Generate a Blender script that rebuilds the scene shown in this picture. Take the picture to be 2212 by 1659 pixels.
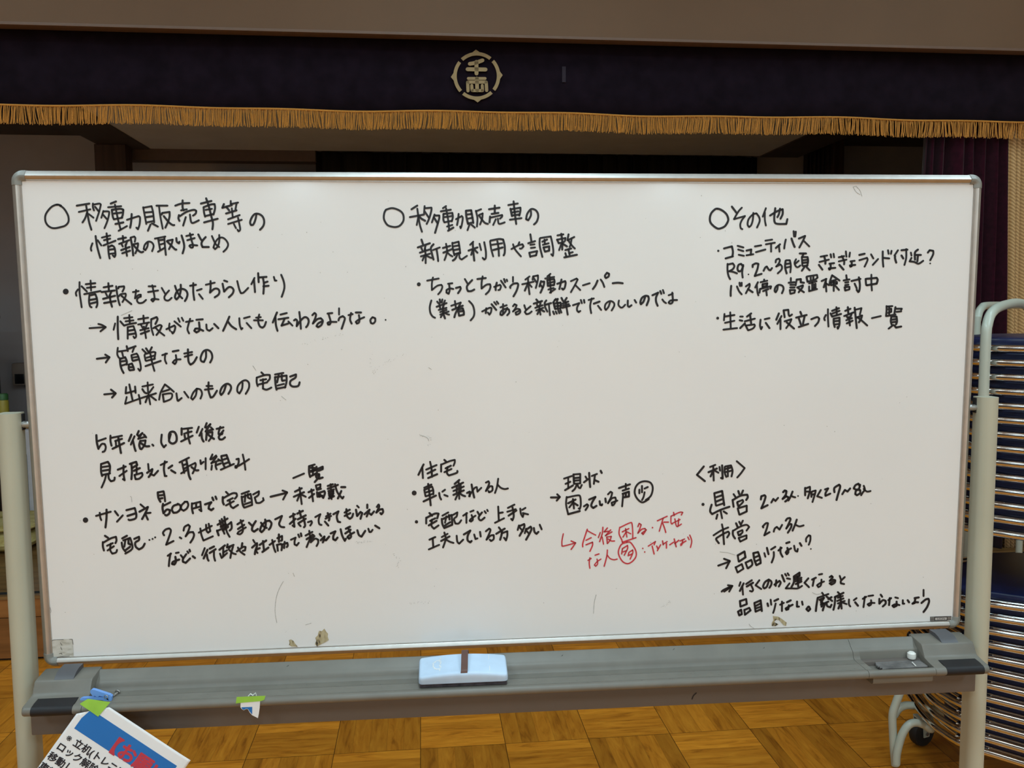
import bpy, bmesh, math, random, re
from mathutils import Vector, Matrix, noise as mnoise

scene = bpy.context.scene
for o in list(bpy.data.objects): bpy.data.objects.remove(o, do_unlink=True)
COL = scene.collection
random.seed(7)

# ------------------------------------------------------------------ camera
F, CX, CY = 1834.0, 1106.0, 829.5           # focal length and centre for a 2212 x 1659 frame
CAMZ = 1.54
_z = -Vector((165, 21570, 1834)).normalized()        # world up, in camera axes (x right, y down, z forward)
_y = Vector((-153, -155, 1834)); _y = (_y - _z * _y.dot(_z)).normalized()
_x = _y.cross(_z)
def c2w(v): return Vector((_x.dot(v), _y.dot(v), _z.dot(v)))
cam_data = bpy.data.cameras.new('camera')
cam_data.sensor_width = 36.0
cam_data.lens = F / 2212.0 * 36.0
cam_data.clip_start = 0.02
cam = bpy.data.objects.new('camera', cam_data); COL.objects.link(cam)
r_, u_, b_ = c2w(Vector((1, 0, 0))), c2w(Vector((0, -1, 0))), c2w(Vector((0, 0, -1)))
cam.matrix_world = Matrix(((r_.x, u_.x, b_.x, 0), (r_.y, u_.y, b_.y, 0), (r_.z, u_.z, b_.z, CAMZ), (0, 0, 0, 1)))
scene.camera = cam
EYE = Vector((0, 0, CAMZ))

# ------------------------------------------------------------------ colour management, world, lights
scene.view_settings.view_transform = 'Standard'
scene.view_settings.look = 'None'
scene.view_settings.gamma = 1.0
scene.view_settings.use_curve_mapping = False
scene.view_settings.exposure = -0.18
world = bpy.data.worlds.new('world'); scene.world = world
world.use_nodes = True
world.node_tree.nodes['Background'].inputs[0].default_value = (0.9, 0.92, 1.0, 1)
world.node_tree.nodes['Background'].inputs[1].default_value = 0.05

RA = math.radians(1.3)                       # the room is turned 1.3 degrees to the world axes
def room(p):
    return Vector((p[0] * math.cos(RA) - p[1] * math.sin(RA), p[0] * math.sin(RA) + p[1] * math.cos(RA), p[2]))

def area(name, loc, size, power, col=(0.655, 0.90, 1.0), size_y=None, rot=(0, 0, 0)):
    l = bpy.data.lights.new(name, 'AREA'); l.energy = power; l.color = col
    l.shape = 'RECTANGLE'; l.size = size; l.size_y = size_y or size
    o = bpy.data.objects.new(name, l); COL.objects.link(o); o.location = room(loc); o.rotation_euler = rot
    return o
# ceiling lamps of the hall, in rows behind and over the camera
for i, (x, y, p) in enumerate([(-2.2, 2.4, 16), (0.2, 2.4, 16), (2.6, 2.4, 16),
                               (-2.2, 0.7, 36), (0.2, 0.7, 46), (2.6, 0.7, 36),
                               (-2.2, -2.2, 42), (0.2, -2.2, 60), (2.6, -2.2, 42),
                               (-2.2, -5.6, 42), (0.2, -5.6, 60), (2.6, -5.6, 42),
                               (-2.2, -9.4, 42), (0.2, -9.4, 50), (2.6, -9.4, 42),
                               (-3.1, -14.5, 240), (1.0, -14.5, 240), (4.5, -14.5, 240)]):
    area('ceiling_lamp_light', (x, y, 3.82), 0.5, p, size_y=1.2)

# ------------------------------------------------------------------ pixel rays (used to read positions off real planes)
def ray(u, v): return c2w(Vector(((u - CX) / F, (v - CY) / F, 1.0)))
def on_plane(u, v, p0, n):
    d = ray(u, v); return EYE + d * ((p0 - EYE).dot(n) / d.dot(n))
def aty(u, v, y): return on_plane(u, v, Vector((0, y, 0)), Vector((0, 1, 0)))
NR = room((0, 1, 0))
def atroom(u, v, y):                          # in room coordinates
    p = on_plane(u, v, NR * y, NR)
    return Vector((p.x * math.cos(RA) + p.y * math.sin(RA), y, p.z))

# ------------------------------------------------------------------ materials
MATS = {}
def mat(name, col, rough=0.5, metal=0.0, var=0.06, scale=30.0, bump=0.0, spec=0.5, sheen=0.0, coat=0.0, stretch=None, trans=0.0):
    if name in MATS: return MATS[name]
    m = bpy.data.materials.new(name); m.use_nodes = True
    nt = m.node_tree; N = nt.nodes; L = nt.links
    p = N['Principled BSDF']
    p.inputs['Roughness'].default_value = rough; p.inputs['Metallic'].default_value = metal
    p.inputs['Specular IOR Level'].default_value = spec
    p.inputs['Sheen Weight'].default_value = sheen
    p.inputs['Coat Weight'].default_value = coat
    if trans: p.inputs['Transmission Weight'].default_value = trans
    tc = N.new('ShaderNodeTexCoord'); mp = N.new('ShaderNodeMapping')
    if stretch: mp.inputs['Scale'].default_value = stretch
    nz = N.new('ShaderNodeTexNoise'); nz.inputs['Scale'].default_value = scale; nz.inputs['Detail'].default_value = 4
    L.new(tc.outputs['Object'], mp.inputs[0]); L.new(mp.outputs[0], nz.inputs['Vector'])
    cr = N.new('ShaderNodeValToRGB')
    cr.color_ramp.elements[0].position = 0.3; cr.color_ramp.elements[1].position = 0.7
    cr.color_ramp.elements[0].color = (*[c * (1 - var) for c in col], 1)
    cr.color_ramp.elements[1].color = (*[min(1, c * (1 + var)) for c in col], 1)
    L.new(nz.outputs['Fac'], cr.inputs[0]); L.new(cr.outputs[0], p.inputs['Base Color'])
    if bump:
        b = N.new('ShaderNodeBump'); b.inputs['Strength'].default_value = bump; b.inputs['Distance'].default_value = 0.002
        L.new(nz.outputs['Fac'], b.inputs['Height']); L.new(b.outputs[0], p.inputs['Normal'])
    MATS[name] = m
    return m

def math_node(nt, op, a, b=None, c=None):
    n = nt.nodes.new('ShaderNodeMath'); n.operation = op
    for i, v in enumerate((a, b, c)):
        if v is None: continue
        if isinstance(v, (int, float)): n.inputs[i].default_value = v
        else: nt.links.new(v, n.inputs[i])
    return n.outputs[0]

def parquet():
    m = bpy.data.materials.new('parquet_wood'); m.use_nodes = True
    nt = m.node_tree; N = nt.nodes; L = nt.links; p = N['Principled BSDF']
    M = lambda *a: math_node(nt, *a)
    tc = N.new('ShaderNodeTexCoord'); sp = N.new('ShaderNodeSeparateXYZ'); L.new(tc.outputs['Object'], sp.inputs[0])
    X = M('DIVIDE', M('SUBTRACT', sp.outputs[0], 0.876), 0.3018); Y = M('DIVIDE', M('SUBTRACT', sp.outputs[1], 2.906), 0.3018)
    ix, iy = M('FLOOR', X), M('FLOOR', Y); fx, fy = M('SUBTRACT', X, ix), M('SUBTRACT', Y, iy)
    par = M('FLOORED_MODULO', M('ADD', ix, iy), 2.0)            # 0: grain runs away from the board, 1: grain runs along it
    def mix(a, b):                                               # par ? b : a
        return M('ADD', M('MULTIPLY', a, M('SUBTRACT', 1.0, par)), M('MULTIPLY', b, par))
    across, along = mix(fx, fy), mix(fy, fx)
    plank = M('FLOOR', M('MULTIPLY', across, 5.0))
    cv = N.new('ShaderNodeCombineXYZ'); L.new(ix, cv.inputs[0]); L.new(iy, cv.inputs[1]); L.new(plank, cv.inputs[2])
    wn = N.new('ShaderNodeTexWhiteNoise'); wn.noise_dimensions = '3D'; L.new(cv.outputs[0], wn.inputs['Vector'])
    cb = N.new('ShaderNodeCombineXYZ'); L.new(ix, cb.inputs[0]); L.new(iy, cb.inputs[1])
    wb = N.new('ShaderNodeTexWhiteNoise'); wb.noise_dimensions = '3D'; L.new(cb.outputs[0], wb.inputs['Vector'])
    g = N.new('ShaderNodeCombineXYZ')
    L.new(M('MULTIPLY', across, 6.0), g.inputs[0]); L.new(M('MULTIPLY', along, 0.85), g.inputs[1])
    L.new(M('ADD', M('MULTIPLY', wn.outputs['Value'], 40.0), M('MULTIPLY', plank, 3.1)), g.inputs[2])
    nz = N.new('ShaderNodeTexNoise'); nz.inputs['Scale'].default_value = 2.3; nz.inputs['Detail'].default_value = 7; nz.inputs['Roughness'].default_value = 0.62
    nz.inputs['Distortion'].default_value = 0.7
    L.new(g.outputs[0], nz.inputs['Vector'])
    cr = N.new('ShaderNodeValToRGB'); e = cr.color_ramp.elements
    e[0].position = 0.22; e[0].color = (0.235, 0.066, 0.004, 1)
    e[1].position = 0.75; e[1].color = (0.76, 0.30, 0.026, 1)
    k = e.new(0.45); k.color = (0.58, 0.200, 0.0145, 1)
    L.new(nz.outputs['Fac'], cr.inputs[0])
    tone = M('ADD', 0.72, M('ADD', M('MULTIPLY', wn.outputs['Value'], 0.32), M('MULTIPLY', wb.outputs['Value'], 0.16)))
    tone = M('MULTIPLY', tone, mix(M('ADD', 0.0, 0.93), M('ADD', 0.0, 1.12)))
    hs = N.new('ShaderNodeMixRGB'); hs.blend_type = 'MULTIPLY'; hs.inputs[0].default_value = 1
    tcx = N.new('ShaderNodeCombineXYZ')
    for i in range(3): L.new(tone, tcx.inputs[i])
    L.new(cr.outputs[0], hs.inputs[1]); L.new(tcx.outputs[0], hs.inputs[2])
    ex = M('MINIMUM', fx, M('SUBTRACT', 1.0, fx)); ey = M('MINIMUM', fy, M('SUBTRACT', 1.0, fy))
    edge = M('LESS_THAN', M('MINIMUM', ex, ey), 0.0042)
    pf = M('SUBTRACT', M('MULTIPLY', across, 5.0), plank)
    pe = M('LESS_THAN', M('MINIMUM', pf, M('SUBTRACT', 1.0, pf)), 0.018)
    dk = M('MAXIMUM', M('MULTIPLY', edge, 0.82), M('MULTIPLY', pe, 0.22))
    mx = N.new('ShaderNodeMixRGB'); L.new(dk, mx.inputs[0]); L.new(hs.outputs[0], mx.inputs[1]); mx.inputs[2].default_value = (0.02, 0.008, 0.002, 1)
    L.new(mx.outputs[0], p.inputs['Base Color'])
    p.inputs['Roughness'].default_value = 0.42; p.inputs['Specular IOR Level'].default_value = 0.4
    return m

def wood(name, c0, c1, axis=0, rough=0.45, scale=2.0, planks=None):
    m = bpy.data.materials.new(name); m.use_nodes = True
    nt = m.node_tree; N = nt.nodes; L = nt.links; p = N['Principled BSDF']
    tc = N.new('ShaderNodeTexCoord'); mp = N.new('ShaderNodeMapping')
    s = [14.0, 14.0, 14.0]; s[axis] = 0.8
    mp.inputs['Scale'].default_value = s
    nz = N.new('ShaderNodeTexNoise'); nz.inputs['Scale'].default_value = scale; nz.inputs['Detail'].default_value = 6; nz.inputs['Distortion'].default_value = 0.5
    L.new(tc.outputs['Object'], mp.inputs[0]); L.new(mp.outputs[0], nz.inputs['Vector'])
    cr = N.new('ShaderNodeValToRGB'); cr.color_ramp.elements[0].position = 0.3; cr.color_ramp.elements[1].position = 0.72
    cr.color_ramp.elements[0].color = (*c0, 1); cr.color_ramp.elements[1].color = (*c1, 1)
    L.new(nz.outputs['Fac'], cr.inputs[0])
    out = cr.outputs[0]
    if planks:                                                   # dark joints every `planks` metres along y
        sp = N.new('ShaderNodeSeparateXYZ'); L.new(tc.outputs['Object'], sp.inputs[0])
        f = math_node(nt, 'FRACT', math_node(nt, 'DIVIDE', sp.outputs[1], planks))
        mx = N.new('ShaderNodeMixRGB'); L.new(math_node(nt, 'LESS_THAN', f, 0.05), mx.inputs[0]); L.new(out, mx.inputs[1]); mx.inputs[2].default_value = (*[c * 0.25 for c in c0], 1)
        out = mx.outputs[0]
    L.new(out, p.inputs['Base Color']); p.inputs['Roughness'].default_value = rough
    return m

def weave(name, c0, c1, angle=0.8, scale=160):
    m = bpy.data.materials.new(name); m.use_nodes = True
    nt = m.node_tree; N = nt.nodes; L = nt.links; p = N['Principled BSDF']
    tc = N.new('ShaderNodeTexCoord'); mp = N.new('ShaderNodeMapping'); mp.inputs['Rotation'].default_value = (0, angle, 0)
    wv = N.new('ShaderNodeTexWave'); wv.inputs['Scale'].default_value = scale; wv.inputs['Distortion'].default_value = 1.5; wv.bands_direction = 'X'
    L.new(tc.outputs['Object'], mp.inputs[0]); L.new(mp.outputs[0], wv.inputs['Vector'])
    cr = N.new('ShaderNodeValToRGB'); cr.color_ramp.elements[0].color = (*c0, 1); cr.color_ramp.elements[1].color = (*c1, 1)
    L.new(wv.outputs['Fac'], cr.inputs[0]); L.new(cr.outputs[0], p.inputs['Base Color'])
    p.inputs['Roughness'].default_value = 0.6; p.inputs['Sheen Weight'].default_value = 0.2
    return m

def chips(name, c0, c1, c2, stretch=(1, 1, 1), scale=60):
    m = bpy.data.materials.new(name); m.use_nodes = True
    nt = m.node_tree; N = nt.nodes; L = nt.links; p = N['Principled BSDF']
    tc = N.new('ShaderNodeTexCoord'); mp = N.new('ShaderNodeMapping'); mp.inputs['Scale'].default_value = stretch
    nz = N.new('ShaderNodeTexNoise'); nz.inputs['Scale'].default_value = scale; nz.inputs['Detail'].default_value = 5
    L.new(tc.outputs['Object'], mp.inputs[0]); L.new(mp.outputs[0], nz.inputs['Vector'])
    cr = N.new('ShaderNodeValToRGB'); e = cr.color_ramp.elements
    e[0].position = 0.36; e[0].color = (*c0, 1); e[1].position = 0.62; e[1].color = (*c2, 1); k = e.new(0.46); k.color = (*c1, 1)
    L.new(nz.outputs['Fac'], cr.inputs[0]); L.new(cr.outputs[0], p.inputs['Base Color']); p.inputs['Roughness'].default_value = 0.7
    return m

# ------------------------------------------------------------------ mesh helpers
class MB:
    def __init__(s): s.v = []; s.f = []
    def add(s, vs, fs):
        o = len(s.v); s.v += [Vector(q) for q in vs]; s.f += [[i + o for i in f] for f in fs]; return s
    def box(s, a, b, bev=0.0, seg=2, M=None):
        bm = bmesh.new(); bmesh.ops.create_cube(bm, size=1.0)
        for v in bm.verts: v.co = Vector([(a[i] + b[i]) / 2 + v.co[i] * (b[i] - a[i]) for i in range(3)])
        if bev: bmesh.ops.bevel(bm, geom=list(bm.edges), offset=bev, segments=seg, affect='EDGES', profile=0.5)
        return s.bm(bm, M)
    def bm(s, bm, M=None):
        if M: bm.transform(M)
        bm.verts.index_update()
        s.add([v.co.copy() for v in bm.verts], [[v.index for v in f.verts] for f in bm.faces]); bm.free(); return s
    def tube(s, pts, r, seg=10, closed=False, cap=True, rad=None):
        pts = [Vector(p) for p in pts]; n = len(pts); rings = []
        nrm = None
        for i, p in enumerate(pts):
            if closed: t = pts[(i + 1) % n] - pts[i - 1]
            else: t = pts[min(i + 1, n - 1)] - pts[max(i - 1, 0)]
            t.normalize()
            if nrm is None:
                a = Vector((0, 0, 1)) if abs(t.z) < 0.9 else Vector((1, 0, 0)); nrm = t.cross(a).normalized()
            else: nrm = (nrm - t * nrm.dot(t)).normalized()
            bn_ = t.cross(nrm); rr = rad[i] if rad else r
            rings.append([p + (nrm * math.cos(k * 2 * math.pi / seg) + bn_ * math.sin(k * 2 * math.pi / seg)) * rr for k in range(seg)])
        vs = [q for g in rings for q in g]; fs = []
        for i in range(n if closed else n - 1):
            j = (i + 1) % n
            for k in range(seg):
                l = (k + 1) % seg; fs.append([i * seg + k, i * seg + l, j * seg + l, j * seg + k])
        if cap and not closed: fs += [list(range(seg))[::-1], [(n - 1) * seg + k for k in range(seg)]]
        return s.add(vs, fs)
    def cyl(s, a, b, r, seg=16): return s.tube([a, b], r, seg)
    def prism(s, poly, f, d0, d1):                    # 2-D outline, f(x, y, d) -> point, extruded from d0 to d1
        n = len(poly); vs = [f(x, y, d0) for x, y in poly] + [f(x, y, d1) for x, y in poly]
        fs = [list(range(n))[::-1], list(range(n, 2 * n))] + [[i, (i + 1) % n, n + (i + 1) % n, n + i] for i in range(n)]
        return s.add(vs, fs)
    def grid(s, fn, nu, nv, flip=False):
        vs = [fn(i / nu, j / nv) for j in range(nv + 1) for i in range(nu + 1)]
        fs = []
        for j in range(nv):
            for i in range(nu):
                a = j * (nu + 1) + i; q = [a, a + 1, a + nu + 2, a + nu + 1]; fs.append(q[::-1] if flip else q)
        return s.add(vs, fs)

def wl(o):
    p = Vector((0, 0, 0))
    while o: p += o.location; o = o.parent
    return p
def mk(name, mb, m, parent=None, smooth=True, label=None, angle=40, solid=0.0, fix=True):
    off = wl(parent) if parent else Vector((0, 0, 0))
    me = bpy.data.meshes.new(name); me.from_pydata([v - off for v in mb.v], [], mb.f)
    bm = bmesh.new(); bm.from_mesh(me)
    if fix: bmesh.ops.recalc_face_normals(bm, faces=bm.faces)
    bm.to_mesh(me); bm.free()
    if smooth:
        for pl in me.polygons: pl.use_smooth = True
        me.set_sharp_from_angle(angle=math.radians(angle))
    me.materials.append(m)
    o = bpy.data.objects.new(name, me); COL.objects.link(o)
    if parent: o.parent = parent
    if solid:
        md = o.modifiers.new('thick', 'SOLIDIFY'); md.thickness = solid; md.offset = 0
    if label: o['label'] = label
    return o
def recentre(o, base=None):                            # put a top-level mesh's origin at its own base
    me = o.data; vs = [v.co for v in me.vertices]
    c = Vector(((min(v.x for v in vs) + max(v.x for v in vs)) / 2, (min(v.y for v in vs) + max(v.y for v in vs)) / 2, min(v.z for v in vs)))
    me.transform(Matrix.Translation(-c)); o.location = c
    return o
def thing(name, label, cat, loc=(0, 0, 0), group=None):
    o = bpy.data.objects.new(name, None); o.empty_display_size = 0.05; COL.objects.link(o); o.location = loc
    o['label'] = label; o['category'] = cat
    if group: o['group'] = group
    return o
def tag(o, label, cat, group=None):
    o['label'] = label; o['category'] = cat
    if group: o['group'] = group
    return o
def struct(name, mb, m, smooth=False, **k):
    o = mk(name, mb, m, None, smooth, **k); o['kind'] = 'structure'; o.rotation_euler = (0, 0, RA)
    return o
def rmk(name, mb, m, parent=None, **k):                # verts given in room coordinates
    mb.v = [room(v) for v in mb.v]; return mk(name, mb, m, parent, **k)

def catmull(p, n=5):
    if len(p) < 3: return p
    out = []
    for i in range(len(p) - 1):
        a, b, c, d = p[max(i - 1, 0)], p[i], p[i + 1], p[min(i + 2, len(p) - 1)]
        for k in range(n):
            t = k / n
            out.append(0.5 * ((2 * b) + (c - a) * t + (2 * a - 5 * b + 4 * c - d) * t * t + (3 * b - a - 3 * c + d) * t ** 3))
    out.append(p[-1]); return out
def smooth_path(pts, n=6): return catmull([Vector(p) for p in pts], n)

def ribbon(mb, pts, w, f):
    """flat pen stroke with round ends; pts are 2-D (photo) points, f maps one to a point on the surface"""
    segs = []; cur = [pts[0]]
    for i in range(1, len(pts)):
        cur.append(pts[i])
        if i < len(pts) - 1:
            a, b = (pts[i] - pts[i - 1]), (pts[i + 1] - pts[i])
            if a.length > 0 and b.length > 0 and a.angle(b) > math.radians(62): segs.append(cur); cur = [pts[i]]
    segs.append(cur)
    for sg in segs:
        q = catmull(sg, 4) if len(sg) > 2 else sg
        n = len(q)
        if n < 2: continue
        L_, R_ = [], []
        for i in range(n):
            t = q[min(i + 1, n - 1)] - q[max(i - 1, 0)]
            if t.length == 0: t = Vector((1, 0))
            t.normalize(); nn = Vector((-t.y, t.x)); ww = w * 0.5
            L_.append(q[i] + nn * ww); R_.append(q[i] - nn * ww)
        t0 = (q[1] - q[0]).normalized(); t1 = (q[-1] - q[-2]).normalized()
        def cap(c, t):
            a0 = math.atan2(t.y, t.x); return [c + Vector((math.cos(a0 + k), math.sin(a0 + k))) * w * 0.5 for k in (math.pi / 4, 0, -math.pi / 4)]
        vs = [f(p) for pr in zip(L_, R_) for p in pr]
        fs = [[2 * i, 2 * i + 1, 2 * i + 3, 2 * i + 2] for i in range(n - 1)]
        mb.add(vs, fs)
        e = [f(L_[-1])] + [f(c) for c in cap(q[-1], t1)] + [f(R_[-1])]; mb.add(e, [[4, 3, 2, 1, 0]])
        e = [f(R_[0])] + [f(c) for c in cap(q[0], -t0)] + [f(L_[0])]; mb.add(e, [[4, 3, 2, 1, 0]])
def disc(mb, c, r, f, n=14): mb.add([f(c + Vector((math.cos(k * 2 * math.pi / n), math.sin(k * 2 * math.pi / n))) * r) for k in range(n)], [list(range(n))])
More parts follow.
